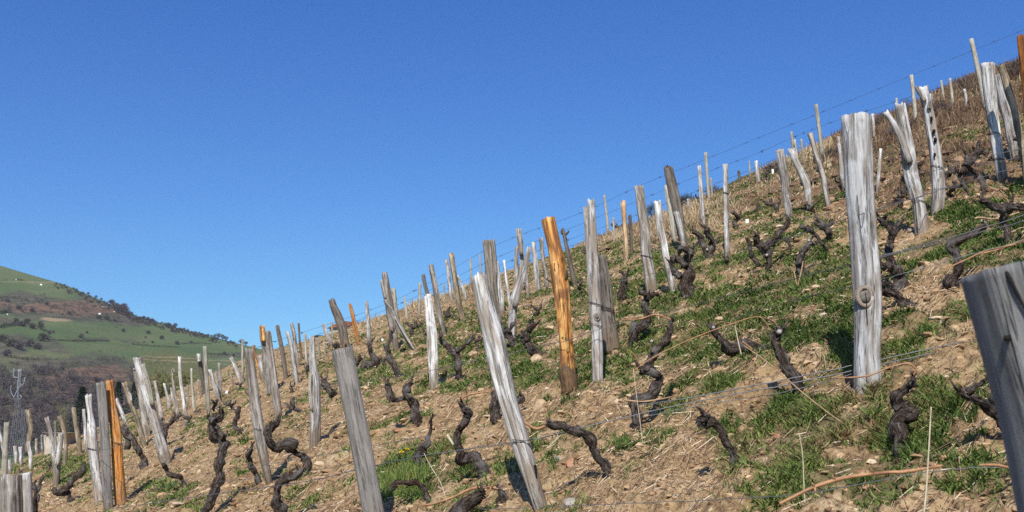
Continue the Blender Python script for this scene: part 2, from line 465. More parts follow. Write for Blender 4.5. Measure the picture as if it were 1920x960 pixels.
def groundmat():
    m, t, b = newmat("stony vineyard soil", 0.97, 0.08)
    geo = N(t, "ShaderNodeNewGeometry")
    P = geo.outputs["Position"]
    n1 = noise(t, P, 3.2, 6, 0.62)
    n2 = noise(t, P, 34, 5, 0.7)
    n3 = noise(t, P, 110, 3, 0.6)
    c = ramp(t, n1, [(0.30, (0.235, 0.152, 0.076)), (0.5, (0.405, 0.275, 0.142)), (0.72, (0.54, 0.40, 0.235))])
    c = mix(t, ramp(t, n2, [(0.38, 0.9), (0.51, 0.0)]), c, (0.14, 0.078, 0.040))  # dark crevices: shade painted into the soil colour at the noise's lows
    c = mix(t, ramp(t, n2, [(0.58, 0.0), (0.72, 0.75)]), c, (0.66, 0.50, 0.33))
    c = mix(t, ramp(t, n3, [(0.62, 0.0), (0.70, 0.6)]), c, (0.60, 0.47, 0.32))
    red = attr(t, "reddish").outputs["Fac"]
    cr = ramp(t, n2, [(0.32, (0.050, 0.028, 0.018)), (0.5, (0.14, 0.078, 0.043)), (0.68, (0.28, 0.165, 0.095))])
    c = mix(t, math_(t, 'MULTIPLY', red, 0.9), c, cr)
    dry = attr(t, "dry").outputs["Fac"]
    c = mix(t, math_(t, 'MULTIPLY', dry, 0.6), c, ramp(t, n2, [(0.35, (0.17, 0.11, 0.065)), (0.65, (0.40, 0.29, 0.18))]))
    gr = attr(t, "grassy").outputs["Fac"]
    cg = ramp(t, n2, [(0.32, (0.035, 0.042, 0.014)), (0.52, (0.085, 0.085, 0.032)), (0.68, (0.19, 0.135, 0.070))])
    c = mix(t, math_(t, 'MULTIPLY', gr, 0.75), c, cg)
    t.links.new(c, b.inputs["Base Color"])
    h = math_(t, 'ADD', math_(t, 'MULTIPLY', n2, 0.8), math_(t, 'MULTIPLY', n3, 0.35))
    bump(t, b, h, 0.9, 0.03)
    return m
tag(link("vineyard_ground", me, groundmat()), kind='structure')

# ------------------------------------------------------------------ blades, stalks and crumbs lying on it
def polar_points(n, r0, r1, a=33):
    t = np.radians(RNG.uniform(-a, a, n)); r = np.exp(RNG.uniform(math.log(r0), math.log(r1), n))
    return r * np.sin(t), r * np.cos(t), r
def blades(name, x, y, r, hgt, wid, lean, mat, clumps, kindlabel, label, cat, hue):
    """each blade a bent tapering strip of two quads and a tip"""
    n = len(x)
    z = HD(x, y) - 0.004
    yaw = RNG.uniform(0, 2 * np.pi, n)
    ld = RNG.uniform(0, 2 * np.pi, n)
    lx, ly = np.cos(ld) * lean * hgt, np.sin(ld) * lean * hgt
    wx, wy = np.cos(yaw) * wid, np.sin(yaw) * wid
    Vv = np.zeros((n, 6, 3)); 
    for k, (f, w) in enumerate(((0, 1.0), (0.5, 0.85), (1.0, 0.15))):
        cx, cy, cz = x + lx * f ** 1.7, y + ly * f ** 1.7, z + hgt * f * (1 - 0.25 * lean * f)
        Vv[:, 2 * k] = np.stack([cx - wx * w, cy - wy * w, cz], 1)
        Vv[:, 2 * k + 1] = np.stack([cx + wx * w, cy + wy * w, cz], 1)
    b = np.arange(n)[:, None] * 6
    Fq = np.concatenate([b + np.array([0, 1, 3, 2]), b + np.array([2, 3, 5, 4])], 0)
    me = np_mesh(name, Vv.reshape(-1, 3), Fq, {"hue": ('FLOAT', np.repeat(hue, 6))})
    return tag(link(name, me, mat, smooth=False), label, cat, kind='stuff')
def bladestuff(name, stops):
    m, t, b = newmat(name, 0.75, 0.2)
    h = attr(t, "hue").outputs["Fac"]
    t.links.new(ramp(t, h, stops), b.inputs["Base Color"])
    b.inputs["Subsurface Weight"].default_value = 0.0
    return m
M['grass'] = bladestuff("short spring grass", [(0.0, (0.050, 0.084, 0.018)), (0.4, (0.115, 0.170, 0.036)), (0.7, (0.20, 0.235, 0.065)), (0.85, (0.20, 0.18, 0.08)), (1.0, (0.22, 0.115, 0.065))])
M['drygrass'] = bladestuff("dry grass stalks", [(0.0, (0.11, 0.06, 0.036)), (0.3, (0.22, 0.135, 0.08)), (0.65, (0.44, 0.32, 0.18)), (1.0, (0.62, 0.50, 0.32))])
x, y, r = polar_points(2300000, 2.0, 36)
g, rd, dr, ub = zones(x, y, H(x, y))
tuft = fbm(x * 7, y * 7, 0, 91, 3)
keep = RNG.uniform(0, 1, len(x)) < np.clip(g * 1.2 - 0.12, 0, 1) * np.clip(0.6 + tuft * 1.6, 0.06, 1)
x, y, r, tuft, g = x[keep], y[keep], r[keep], tuft[keep], g[keep]
hg = (0.018 + 0.042 * np.clip(tuft + 0.40, 0, 1)) * RNG.uniform(0.6, 1.35, len(x))
hue = np.clip(0.36 + 0.6 * fbm(x * 2.3, y * 2.3, 0, 97, 3) + RNG.normal(0, 0.24, len(x)), 0, 1)
blades("grass", x, y, r, hg, np.maximum(0.0028, 0.00058 * r) * RNG.uniform(.7, 1.4, len(x)), RNG.uniform(0.3, 1.5, len(x)), M['grass'], None, None,
       "short green and olive grass growing in patches on the slope", "grass", hue)
# broad leaved weeds hugging the soil, some gone red
x, y, r = polar_points(150000, 2.0, 24)
g, rd, dr, ub = zones(x, y, H(x, y))
keep = RNG.uniform(0, 1, len(x)) < np.clip(g * .55 - .05, 0, 1) * np.clip(.3 + 1.8 * fbm(x * 5, y * 5, 0, 111, 3), 0, 1)
x, y, r = x[keep], y[keep], r[keep]
blades("weeds", x, y, r, RNG.uniform(.012, .036, len(x)), np.maximum(.0045, .0009 * r) * RNG.uniform(.6, 1.3, len(x)), RNG.uniform(.8, 2.2, len(x)),
       bladestuff("weed leaves", [(0.0, (0.035, 0.07, 0.02)), (0.45, (0.085, 0.14, 0.04)), (0.7, (0.15, 0.17, 0.06)), (0.85, (0.20, 0.09, 0.05)), (1.0, (0.26, 0.15, 0.09))]), None, None,
       "low broad leaved weeds, green and reddish, between the grass blades", "weeds", np.clip(.45 + .7 * fbm(x * 3, y * 3, 0, 112, 3) + RNG.normal(0, .2, len(x)), 0, 1))
# the tall tuft by the dandelions
d0 = ground_hit(752, 915); p0 = pt3(752, 915, d0)
k = 1500
x = p0.x + RNG.normal(0, 0.085, k); y = p0.y + RNG.normal(0, 0.12, k)
blades("grass_tuft", x, y, x, RNG.uniform(0.05, 0.125, k), np.full(k, 0.0028), RNG.uniform(.1, .8, k), M['grass'], None, None,
       "tall bright green grass tuft under the yellow dandelions", "grass tuft", np.clip(RNG.normal(0.5, 0.15, k), 0, 1))
# dry stalks along the crest
x, y, r = polar_points(260000, 9, 46)
g, rd, dr, ub = zones(x, y, H(x, y))
keep = RNG.uniform(0, 1, len(x)) < np.clip(dr * 0.75 - 0.2 + 0.9 * fbm(x * 1.1, y * 1.1, 0, 33, 3), 0, 1) * (dr > 0.05)
x, y, r, dr = x[keep], y[keep], r[keep], dr[keep]
hg = RNG.uniform(0.06, 0.30, len(x)) * np.clip(.35 + dr, .4, 1) * (0.45 + 0.9 * np.clip(fbm(x * 0.9, y * 0.9, 0, 34, 3) + 0.4, 0, 1))
px_, _ = project(x, y, H(x, y))
hue = np.clip(0.55 + 0.4 * fbm(x * 1.5, y * 1.5, 0, 35, 3) + RNG.normal(0, .2, len(x)) - 0.42 * (px_ > 1560), 0, 1)
blades("dry_grass", x, y, r, hg, np.maximum(0.002, 0.00032 * r), RNG.uniform(.1, .8, len(x)), M['drygrass'], None, None,
       "straw coloured and reddish dry grass along the crest of the slope", "dry grass", hue)
# straw and prunings lying flat
def litter(n):
    x, y, r = polar_points(n, 2.2, 30)
    g, rd, dr, ub = zones(x, y, H(x, y))
    keep = RNG.uniform(0, 1, n) < (0.95 - 0.35 * g) * np.clip(0.55 + 1.4 * fbm(x * 2.5, y * 2.5, 0, 203, 3), .12, 1)
    x, y, r = x[keep], y[keep], r[keep]
    n = len(x)
    z = HD(x, y) + RNG.uniform(0.002, 0.02, n)
    L = RNG.uniform(0.010, 0.055, n) * np.where(RNG.uniform(0, 1, n) < 0.05, 2.6, 1); a = RNG.normal(0.4, 0.9, n)
    dx, dy = np.cos(a) * L / 2, np.sin(a) * L / 2
    w = np.maximum(0.0010, 0.00026 * r) * RNG.uniform(.7, 1.5, n)
    z0, z1 = HD(x - dx, y - dy) + 0.006, HD(x + dx, y + dy) + 0.006
    px, py = -np.sin(a) * w, np.cos(a) * w
    A = np.stack([x - dx, y - dy, z0 + RNG.uniform(0, .012, n)], 1); B = np.stack([x + dx, y + dy, z1 + RNG.uniform(0, .02, n)], 1)
    O = np.stack([px, py, np.zeros(n)], 1); U = np.stack([np.zeros(n), np.zeros(n), w * 1.6], 1)
    Vv = np.stack([A - O, A + O, A + U, B - O, B + O, B + U], 1).reshape(-1, 3)
    b = np.arange(n)[:, None] * 6
    Fq = np.concatenate([b + np.array([0, 3, 5, 2]), b + np.array([2, 5, 4, 1]), b + np.array([1, 4, 3, 0])], 0)
    me = np_mesh("straw_litter", Vv, Fq, {"hue": ('FLOAT', np.repeat(np.clip(RNG.normal(.5, .3, n), 0, 1), 6))})
    mt = bladestuff("straw and twigs", [(0.0, (0.07, 0.042, 0.03)), (0.35, (0.20, 0.12, 0.07)), (0.65, (0.38, 0.25, 0.14)), (0.9, (0.52, 0.38, 0.23)), (1.0, (0.66, 0.54, 0.39))])
    tag(link("straw_litter", me, mt, smooth=False), "scattered straw, dead twigs and vine prunings lying on the bare soil", "straw litter", kind='stuff')
print('GRASS', len(bpy.data.meshes['grass'].polygons)); litter(190000)
# crumbs of soil and pebbles
def pebbles(name, n, r0, r1, smin, smax, weight, mat_stops, label, cat):
    x, y, r = polar_points(n, r0, r1)
    g, rd, dr, ub = zones(x, y, H(x, y))
    keep = RNG.uniform(0, 1, n) < weight(g, rd, dr, ub)
    x, y, r = x[keep], y[keep], r[keep]; n = len(x)
    s = (smin + (smax - smin) * RNG.uniform(0, 1, n) ** 5) * np.clip(r / 6, 0.7, 1.5)
    t = (1 + 5 ** .5) / 2
    ico = np.array([(-1, t, 0), (1, t, 0), (-1, -t, 0), (1, -t, 0), (0, -1, t), (0, 1, t), (0, -1, -t), (0, 1, -t), (t, 0, -1), (t, 0, 1), (-t, 0, -1), (-t, 0, 1)]) / 1.9
    fi = np.array([(0, 11, 5), (0, 5, 1), (0, 1, 7), (0, 7, 10), (0, 10, 11), (1, 5, 9), (5, 11, 4), (11, 10, 2), (10, 7, 6), (7, 1, 8), (3, 9, 4), (3, 4, 2), (3, 2, 6), (3, 6, 8), (3, 8, 9), (4, 9, 5), (2, 4, 11), (6, 2, 10), (8, 6, 7), (9, 8, 1)])
    Vv = ico[None] * (1 + RNG.uniform(-.38, .38, (n, 12, 1))) * s[:, None, None]
    Vv = Vv * np.stack([RNG.uniform(.7, 1.4, n), RNG.uniform(.7, 1.4, n), RNG.uniform(.35, .8, n)], 1)[:, None]
    a = RNG.uniform(0, 6.28, n); c, sn = np.cos(a)[:, None], np.sin(a)[:, None]
    Vv = np.stack([Vv[..., 0] * c - Vv[..., 1] * sn, Vv[..., 0] * sn + Vv[..., 1] * c, Vv[..., 2]], -1)
    Vv = Vv + np.stack([x, y, HD(x, y) + s * 0.12], 1)[:, None]
    Fq = (np.arange(n)[:, None, None] * 12 + fi[None]).reshape(-1, 3)
    me = np_mesh(name, Vv.reshape(-1, 3), Fq, {"hue": ('FLOAT', np.repeat(RNG.uniform(0, 1, n), 12))})
    tag(link(name, me, bladestuff(name, mat_stops), smooth=False), label, cat, kind='stuff')
pebbles("pebbles", 60000, 2.2, 30, 0.003, 0.030, lambda g, rd, dr, ub: np.clip(0.75 - 0.65 * g - 0.3 * dr, 0, 1),
        [(0, (0.17, 0.10, 0.052)), (0.5, (0.38, 0.24, 0.125)), (0.9, (0.50, 0.35, 0.20)), (1, (0.60, 0.49, 0.34))],
        "clods and small tan stones scattered over the bare soil", "pebbles")
pebbles("loose_rubble", 70000, 7, 40, 0.012, 0.062, lambda g, rd, dr, ub: np.clip(ub * 0.85 - 0.12, 0, 1) * 0.5,
        [(0, (0.05, 0.03, 0.022)), (0.5, (0.13, 0.075, 0.045)), (0.85, (0.24, 0.145, 0.085)), (1, (0.40, 0.26, 0.16))],
        "dark reddish broken stones strewn on the upper right slope", "rubble")

# ------------------------------------------------------------------ the valley and the hill across it
YN, YF = 170.0, 760.0
_hp = [(-900, 330), (-500, 400), (-200, 452), (0, 498), (60, 516), (120, 533), (190, 563), (260, 594), (330, 614), (400, 632), (450, 645), (520, 662), (620, 700), (760, 760), (1000, 830), (1400, 850)]
_hu = np.array([ray(a, b)[0] / ray(a, b)[1] for a, b in _hp]); _ht = np.array([ray(a, b)[2] / ray(a, b)[1] for a, b in _hp])
def hill_z(u, y):
    s = (y - YN) / (YF - YN)
    tf = np.interp(u, _hu, _ht)
    t0 = -0.075
    sc = np.clip(s, 0, 1)
    t = t0 + (tf - t0) * sc ** 0.72
    z = CAMZ + t * y + 3.0 * fbm(u * 9, s * 5, 0, 77, 4) * np.sin(np.pi * sc)
    return z - np.maximum(y - YF, 0) ** 1.15 * 0.3
us = np.linspace(-1.5, 0.75, 620); ss = np.concatenate([np.linspace(0, 1, 260), np.linspace(1.03, 1.8, 20)])
UU, SS = np.meshgrid(us, ss)
HY = (YN + SS * (YF - YN)).ravel(); HX = UU.ravel() * HY
HZ = hill_z(UU.ravel(), HY)
hpx, hpy = project(HX, HY, HZ)
wob = 14 * fbm(hpx / 40, hpy / 22, 0, 5, 4); 
def hmask(lst, soft=1.0):
    return patches(hpx + 2.2 * wob, hpy + wob, lst)
scrub = hmask([(30, 562, 80, 13, 1), (120, 578, 130, 17, 1), (200, 590, 90, 14, 1), (240, 598, 50, 9, .8), (40, 600, 60, 6, .9), (20, 650, 60, 22, .9), (80, 648, 40, 14, .8), (170, 690, 90, 22, 1), (100, 690, 90, 16, .9), (330, 560, 1, 1, 0),
               (60, 750, 160, 50, 1), (180, 760, 130, 60, .9), (10, 700, 60, 30, .6), (250, 640, 25, 3, .6), (180, 640, 40, 2.5, .8), (430, 668, 50, 4, .8)])
rust = hmask([(100, 575, 90, 10, 1), (180, 582, 70, 9, 1), (190, 705, 60, 18, 1), (240, 712, 50, 14, .9), (130, 715, 50, 14, .8), (120, 740, 30, 20, .8), (30, 780, 60, 20, .5)])
yel = hmask([(330, 700, 60, 36, 1), (300, 730, 50, 30, .9), (390, 705, 60, 25, .5), (110, 765, 20, 8, .8)])
tan = patches(hpx, hpy + .4 * wob, [(105, 599, 26, 3.2, 1), (60, 528, 60, 1.2, .4), (370, 677, 120, .8, .6), (320, 671, 60, .7, .6), (470, 684, 60, .7, .5)])
me = np_mesh("far_hill", np.stack([HX, HY, HZ], 1),
             (np.arange(len(ss) - 1)[:, None, None] * len(us) + np.arange(len(us) - 1)[None, :, None] + np.array([0, 1, len(us) + 1, len(us)])).reshape(-1, 4),
             {"scrub": ('FLOAT', np.clip(scrub * 1.05 - .1, 0, .85)), "rust": ('FLOAT', np.clip(rust, 0, 1)), "yel": ('FLOAT', np.clip(yel, 0, 1)), "tan": ('FLOAT', np.clip(tan * 1.4, 0, 1))})
def hillmat():
    m, t, b = newmat("pasture and scrub", 0.98, 0.05)
    P = N(t, "ShaderNodeNewGeometry").outputs["Position"]
    mp = N(t, "ShaderNodeMapping"); mp.inputs["Scale"].default_value = (1, 0.35, 2.4); t.links.new(P, mp.inputs[0])
    n1 = noise(t, mp.outputs[0], 0.02, 5, 0.6); n2 = noise(t, mp.outputs[0], 0.16, 5, 0.7); n3 = noise(t, P, 0.5, 3, 0.6)
    c = ramp(t, n1, [(0.35, (0.078, 0.112, 0.042)), (0.52, (0.100, 0.132, 0.052)), (0.68, (0.145, 0.148, 0.066))])
    c = mix(t, ramp(t, n2, [(0.60, 0.0), (0.75, 0.6)]), c, (0.15, 0.125, 0.06))
    c = mix(t, ramp(t, n2, [(0.28, 0.65), (0.40, 0.0)]), c, (0.042, 0.05, 0.026))
    c = mix(t, attr(t, "scrub").outputs["Fac"], c, ramp(t, n2, [(0.36, (0.045, 0.042, 0.030)), (0.5, (0.088, 0.075, 0.054)), (0.68, (0.135, 0.108, 0.075))]))
    c = mix(t, math_(t, 'MULTIPLY', attr(t, "rust").outputs["Fac"], 0.75), c, ramp(t, n2, [(0.38, (0.10, 0.06, 0.04)), (0.62, (0.24, 0.135, 0.085))]))
    c = mix(t, math_(t, 'MULTIPLY', attr(t, "yel").outputs["Fac"], 0.8), c, ramp(t, n3, [(0.36, (0.07, 0.066, 0.022)), (0.62, (0.16, 0.145, 0.045))]))
    c = mix(t, attr(t, "tan").outputs["Fac"], c, (0.29, 0.215, 0.12))
    t.links.new(c, b.inputs["Base Color"])
    bump(t, b, n3, 0.6, 1.5)
    return m
M['hill'] = hillmat()
tag(link("far_hill", me, M['hill']), kind='structure')
g_ = np.linspace(0, 1, 60)
GX, GY = np.meshgrid(-1300 + 2600 * g_, -300 + 1600 * g_)
n_ = len(g_)
me = np_mesh("valley_floor", np.stack([GX.ravel(), GY.ravel(), np.full(n_ * n_, -62.0)], 1),
             (np.arange(n_ - 1)[:, None, None] * n_ + np.arange(n_ - 1)[None, :, None] + np.array([0, 1, n_ + 1, n_])).reshape(-1, 4))
mv, tv, bv = newmat("valley meadow", 0.98, 0.05)
Pv = N(tv, "ShaderNodeNewGeometry").outputs["Position"]
tv.links.new(ramp(tv, noise(tv, Pv, 0.012, 6), [(0.35, (0.05, 0.06, 0.03)), (0.6, (0.09, 0.12, 0.045))]), bv.inputs["Base Color"])
tag(link("valley_floor", me, mv), kind='structure')

# ---- the air: a thin even haze round the whole place, the sky outside it
mb = MB(); box(mb, (-1320, -320, -64), (1320, 1420, 260))
hz = link("haze", mb.mesh("haze"), None, smooth=False)
mh = bpy.data.materials.new("thin haze"); mh.use_nodes = True
th_ = mh.node_tree; th_.nodes.clear()
pv = th_.nodes.new("ShaderNodeVolumePrincipled"); pv.inputs["Color"].default_value = (0.80, 0.86, 0.95, 1); pv.inputs["Density"].default_value = 0.00012
th_.links.new(pv.outputs[0], th_.nodes.new("ShaderNodeOutputMaterial").inputs["Volume"])
hz.data.materials.append(mh)
tag(hz, "thin pale haze in the air between the vineyard and the far hill", "haze", kind='stuff')

# ---- trees and bushes over there
M['twig'] = bladestuff("bare grey violet twigs", [(0, (0.040, 0.030, 0.032)), (0.5, (0.085, 0.064, 0.062)), (1, (0.15, 0.115, 0.10))])
M['scrubleaf'] = bladestuff("dark scrub", [(0, (0.024, 0.028, 0.014)), (0.5, (0.055, 0.052, 0.030)), (1, (0.105, 0.08, 0.05))])
M['fir'] = bladestuff("dark conifer needles", [(0, (0.010, 0.018, 0.010)), (0.5, (0.022, 0.042, 0.020)), (1, (0.05, 0.08, 0.035))])
M['budleaf'] = bladestuff("yellow green buds", [(0, (0.09, 0.085, 0.02)), (0.5, (0.17, 0.16, 0.045)), (1, (0.25, 0.22, 0.08))])
M['trunk'] = plain("grey brown trunk", (0.075, 0.06, 0.05), 0.95, 0.05, 0, .3, 1.0)
def twigs(c, rad, n, size, rng, up=0.6):
    """thin random shards filling an uneven ellipsoid"""
    d = rng.normal(0, 1, (n, 3)); d /= np.linalg.norm(d, axis=1)[:, None]
    rr_ = rng.uniform(0.25, 1, n) ** 0.5
    lump = 0.75 + 0.45 * vnoise(d[:, 0] * 1.6 + c[0], d[:, 1] * 1.6 + c[1], d[:, 2] * 1.6, 9)
    p = np.array(c) + d * (rr_ * lump)[:, None] * np.array(rad)
    ax = d * 0.7 + rng.normal(0, .6, (n, 3)) + np.array([0, 0, up]); ax /= np.linalg.norm(ax, axis=1)[:, None]
    sd = np.cross(ax, rng.normal(0, 1, (n, 3))); sd /= np.linalg.norm(sd, axis=1)[:, None] + 1e-9
    L = size[0] * rng.uniform(.6, 1.4, n)[:, None]; W = size[1] * rng.uniform(.6, 1.4, n)[:, None]
    Vv = np.stack([p - sd * W, p + sd * W, p + ax * L + sd * W * .3, p + ax * L - sd * W * .3], 1)
    return Vv
def crown_mesh(name, Vv, rng):
    n = len(Vv)
    return np_mesh(name, Vv.reshape(-1, 3), np.arange(n * 4).reshape(-1, 4), {"hue": ('FLOAT', np.repeat(rng.uniform(0, 1, n), 4))})
def trunk_mesh(h, r, limbs, rng):
    mb = MB()
    tube(mb, [(0, 0, -0.5), (0, 0, h * .5), (rng.uniform(-.1, .1) * h, 0, h)], [r, r * .7, r * .3], 6)
    for k in range(limbs):
        a = rng.uniform(0, 6.28); z = h * rng.uniform(.45, .85)
        tube(mb, [(0, 0, z), (math.cos(a) * h * .22, math.sin(a) * h * .22, z + h * .25)], [r * .45, r * .12], 4)
    return mb.mesh("trunk")
def copy_tree(o, loc, rz=0, sc=(1, 1, 1), label=None, group=None):
    c = o.copy(); COL.objects.link(c); c.location = loc; c.rotation_euler = (0, 0, rz); c.scale = sc
    if label: c["label"] = label
    if group: c["group"] = group
    for ch in o.children:
        q = ch.copy(); COL.objects.link(q); q.parent = c
        for g in ch.children:
            w = g.copy(); COL.objects.link(w); w.parent = q
    return c
rng2 = np.random.default_rng(21)
def hill_at(px, py, ahead=0.0):
    """point of the far hill seen at a pixel"""
    rx, ry, rz = ray(px, py); u, t = rx / ry, rz / ry
    yy = np.linspace(YN, YF, 1200)
    g = hill_z(np.full(1200, u), yy) - CAMZ - t * yy
    w = np.nonzero(g > 0)[0]
    y = yy[w[0]] if len(w) else YF - 4
    return Vector((u * y, y, float(hill_z(np.array([u]), np.array([y]))[0])))
protos = []
for k in range(3):
    r0 = empty("bare_tree", (0, 0, -200))
    tag(r0, "x", "tree", "bare trees along the far ridge")
    link("trunk", trunk_mesh(3.2, 0.28, 5, rng2), M['trunk'], r0)
    link("crown", crown_mesh("crown", twigs((0, 0, 4.6), (2.7, 2.7, 2.9), 420, (1.1, 0.11), rng2), rng2), M['twig'], r0, smooth=False)
    protos.append(r0)
used = [False] * 3
ridge = [(100, 527), (150, 545), (190, 562), (215, 575), (260, 594), (300, 606), (350, 619), (400, 631), (446, 643)]
px_r = list(np.linspace(103, 215, 46)) + list(np.linspace(217, 300, 40)) + list(np.linspace(302, 400, 56)) + [402, 406, 410, 418, 424, 428, 433, 438, 443, 452, 461, 476]
for i, px in enumerate(px_r):
    py = np.interp(px, [a for a, b in ridge], [b for a, b in ridge]) + 1
    u = ray(px, py)[0] / ray(px, py)[1]; y = YF - rng2.uniform(2, 26)
    p = Vector((u * y, y, float(hill_z(np.array([u]), np.array([y]))[0]) - 0.2))
    s = rng2.uniform(0.22, 0.42)
    if 205 < px < 240: s = rng2.uniform(0.45, 0.95)
    elif 270 < px < 290 or 312 < px < 330: s = rng2.uniform(.35, .65)
    elif px > 398: s = rng2.uniform(.4, .7)
    lab = ("low bare scrubby tree on the ridge above the green pasture" if px < 205 else
           "taller bare rounded tree at the middle of the far ridge line" if px < 240 else
           "bare grey violet tree in the dark belt on the lower ridge" if px < 398 else "bare tree standing apart against the sky at the ridge's low end")
    k = i % 3
    if not used[k]:
        o = protos[k]; used[k] = True; o.location = p; o["label"] = lab; o.scale = (s * 1.25, s * 1.25, s)
    else: o = copy_tree(protos[k], p, rng2.uniform(0, 6.28), (s * 1.25, s * 1.25, s), lab)
    o["group"] = "bare trees along the far ridge"
# bushes and hedges on the pasture
bproto = []
for k in range(2):
    r0 = empty("bush", (0, 0, -200)); tag(r0, "x", "bush", "bushes on the far pasture")
    link("foliage", crown_mesh("foliage", twigs((0, 0, 1.2), (2.2, 2.0, 1.7), 260, (0.8, 0.14), rng2), rng2), M['scrubleaf' if k else 'twig'], r0, smooth=False)
    bproto.append(r0)
blist = [(152, 634, 1.3), (163, 625, .7), (231, 622, 1.0), (278, 626, 1.0), (273, 634, .6), (303, 636, 1.2), (323, 622, .9), (332, 646, 1.1), (358, 643, .7), (286, 643, .6), (270, 643, .5), (81, 640, 2.4), (35, 655, 2.4),
         (20, 650, 2.4), (55, 650, 2.2), (70, 655, 1.8), (12, 668, 2.0), (4, 640, 2.0), (92, 626, 1.0), (60, 616, 1.6), (40, 612, 1.6), (50, 606, 1.4), (75, 612, 1.5), (30, 604, 1.3), (100, 624, .7), (8, 586, .9), (88, 572, 1.1), (200, 600, 1.4), (215, 603, 1.0), (185, 598, 1.3), (60, 585, 1.2), (35, 580, 1.2), (14, 566, 1.2), (130, 590, 1.0), (420, 665, .9), (438, 668, .8)]
bu = [False, False]
for i, (px, py, s) in enumerate(blist):
    k = i % 2; p = hill_at(px, py)
    sc = .75 * s * p.y / 620
    lab = ("dark bush on the middle green pasture of the far hill" if px > 140 and py > 606 else "dark bush in the left hedges of the far hill" if py > 603 else "dark bush in the brown scrub band of the far hill")
    if not bu[k]: o = bproto[k]; bu[k] = True; o.location = p; o["label"] = lab; o.scale = (sc,) * 3
    else: o = copy_tree(bproto[k], p, rng2.uniform(0, 6), (sc, sc, sc), lab)
def hedge(pts, h, label):
    V_ = []
    P = [hill_at(*q) for q in pts]; base = P[0].copy()
    for a, b in zip(P[:-1], P[1:]):
        n = max(2, int((b - a).length / 2.2))
        for k in range(n):
            c = a.lerp(b, k / n) - base
            V_.append(twigs((c.x, c.y, c.z + h * .4), (1.8, 1.4, h * rng2.uniform(.5, .9)), 40, (h * .5, .16), rng2))
    r0 = empty("hedge", base); tag(r0, label, "hedge", "hedges on the far hill")
    link("foliage", crown_mesh("foliage", np.vstack(V_), rng2), M['scrubleaf'], r0, smooth=False)
hedge([(0, 588), (12, 586), (20, 583)], 1.6, "short dark hedge at the photo's left edge beside the small pale hut")
hedge([(0, 615), (14, 612), (35, 610), (70, 612)], 1.8, "dark hedge under the tan strip at the left of the far hill")
hedge([(72, 614), (85, 622), (102, 626)], 1.2, "hedge slanting down right from the left hedgerow on the far hill")
hedge([(92, 638), (110, 639), (135, 640), (205, 640)], 0.9, "thin straight hedge line across the middle pasture")
hedge([(248, 646), (290, 650), (340, 652)], 0.8, "thin hedge line low on the right pasture")
hedge([(340, 645), (375, 644), (400, 646)], 0.7, "broken thin hedge at the right of the pasture near the ridge")
hedge([(18, 671), (50, 674), (80, 676)], 1.0, "dark hedge line through the small bright meadow at left")
hedge([(30, 525), (38, 526), (46, 527)], 0.8, "short dark hedge beside the topmost white hut on the hill")
hedge([(385, 664), (410, 666), (430, 666)], 1.1, "dark hedge behind the leaning white stakes near the ridge foot")
# bare woodland low on the left
W_ = []
for k in range(520):
    px, py = rng2.uniform(-40, 250), rng2.uniform(690, 860)
    if py < 690 + 20 * math.sin(px * .05) or (150 < px < 240 and py < 715): continue
    p = hill_at(px, py)
    s = 0.38 + p.y / 760 * 0.7
    W_.append(twigs((p.x, p.y, p.z + 2.4 * s), (2.6 * s, 2.6 * s, 2.4 * s), 130, (1.0 * s, 0.13 * s), rng2))
tag(link("bare_woodland", crown_mesh("bare_woodland", np.vstack(W_), rng2), M['twig'], smooth=False), "mass of bare grey violet woodland filling the valley side at lower left", "woodland", kind='stuff')
W_ = []
for k in range(620):
    if k < 330: px, py = rng2.uniform(-30, 290), 0; py = 566 + .10 * px + rng2.normal(0, 9) if px < 250 else 600 + rng2.normal(0, 3)
    else: px, py = rng2.uniform(-20, 300), rng2.normal(690, 12)
    if vnoise(px / 25, py / 9, 0, 14) < -.15: continue
    p = hill_at(px, py); s = rng2.uniform(.22, .55) * p.y / 650
    W_.append(twigs((p.x, p.y, p.z + 1.3 * s), (2.6 * s, 2.2 * s, 1.7 * s), 60, (1.0 * s, 0.15 * s), rng2))
tag(link("scrub_thicket", crown_mesh("scrub_thicket", np.vstack(W_), rng2), M['scrubleaf'], smooth=False), "dark scrub and gorse in bands across the far hill's brown patches", "scrub", kind='stuff')
# conifers and the budding tree
def conifer(px, pytop, pybase, halfw, y, label):
    top = pt3(px, pytop, y); base = pt3(px, pybase, y); h = top.z - base.z; w = halfw * y / FPX
    r0 = empty("conifer", base); tag(r0, label, "conifer")
    mb = MB(); tube(mb, [(0, 0, -0.5), (0, 0, h * .96)], [w * .10, w * .02], 6); link("trunk", mb.mesh("trunk"), M['trunk'], r0)
    n = 2600
    f = rng2.uniform(0.02, 1, n) ** 0.8; a = rng2.uniform(0, 6.28, n)
    tier = 0.72 + 0.38 * (((1 - f) * 11) % 1)
    rad = w * np.minimum(1, (1 - f) * 1.25 + .04) * tier * 1.35 * rng2.uniform(.35, 1, n) ** .5 * (0.85 + .3 * vnoise(np.cos(a) * 2, np.sin(a) * 2, f * 9, 4))
    p = np.stack([np.cos(a) * rad, np.sin(a) * rad, f * h - rad * .15], 1)
    ax = np.stack([np.cos(a), np.sin(a), rng2.uniform(-.5, .25, n)], 1); sd = np.stack([-np.sin(a), np.cos(a), rng2.normal(0, .3, n)], 1)
    L, W = w * .24 * rng2.uniform(.5, 1.3, n)[:, None], w * .05
    Vv = np.stack([p - sd * W, p + sd * W, p + ax * L + sd * W * .3, p + ax * L - sd * W * .3], 1)
    link("crown", crown_mesh("crown", Vv, rng2), M['fir'], r0, smooth=False)
conifer(147, 725, 835, 21, 128, "tall dark green conifer behind the bleached stakes at lower left")
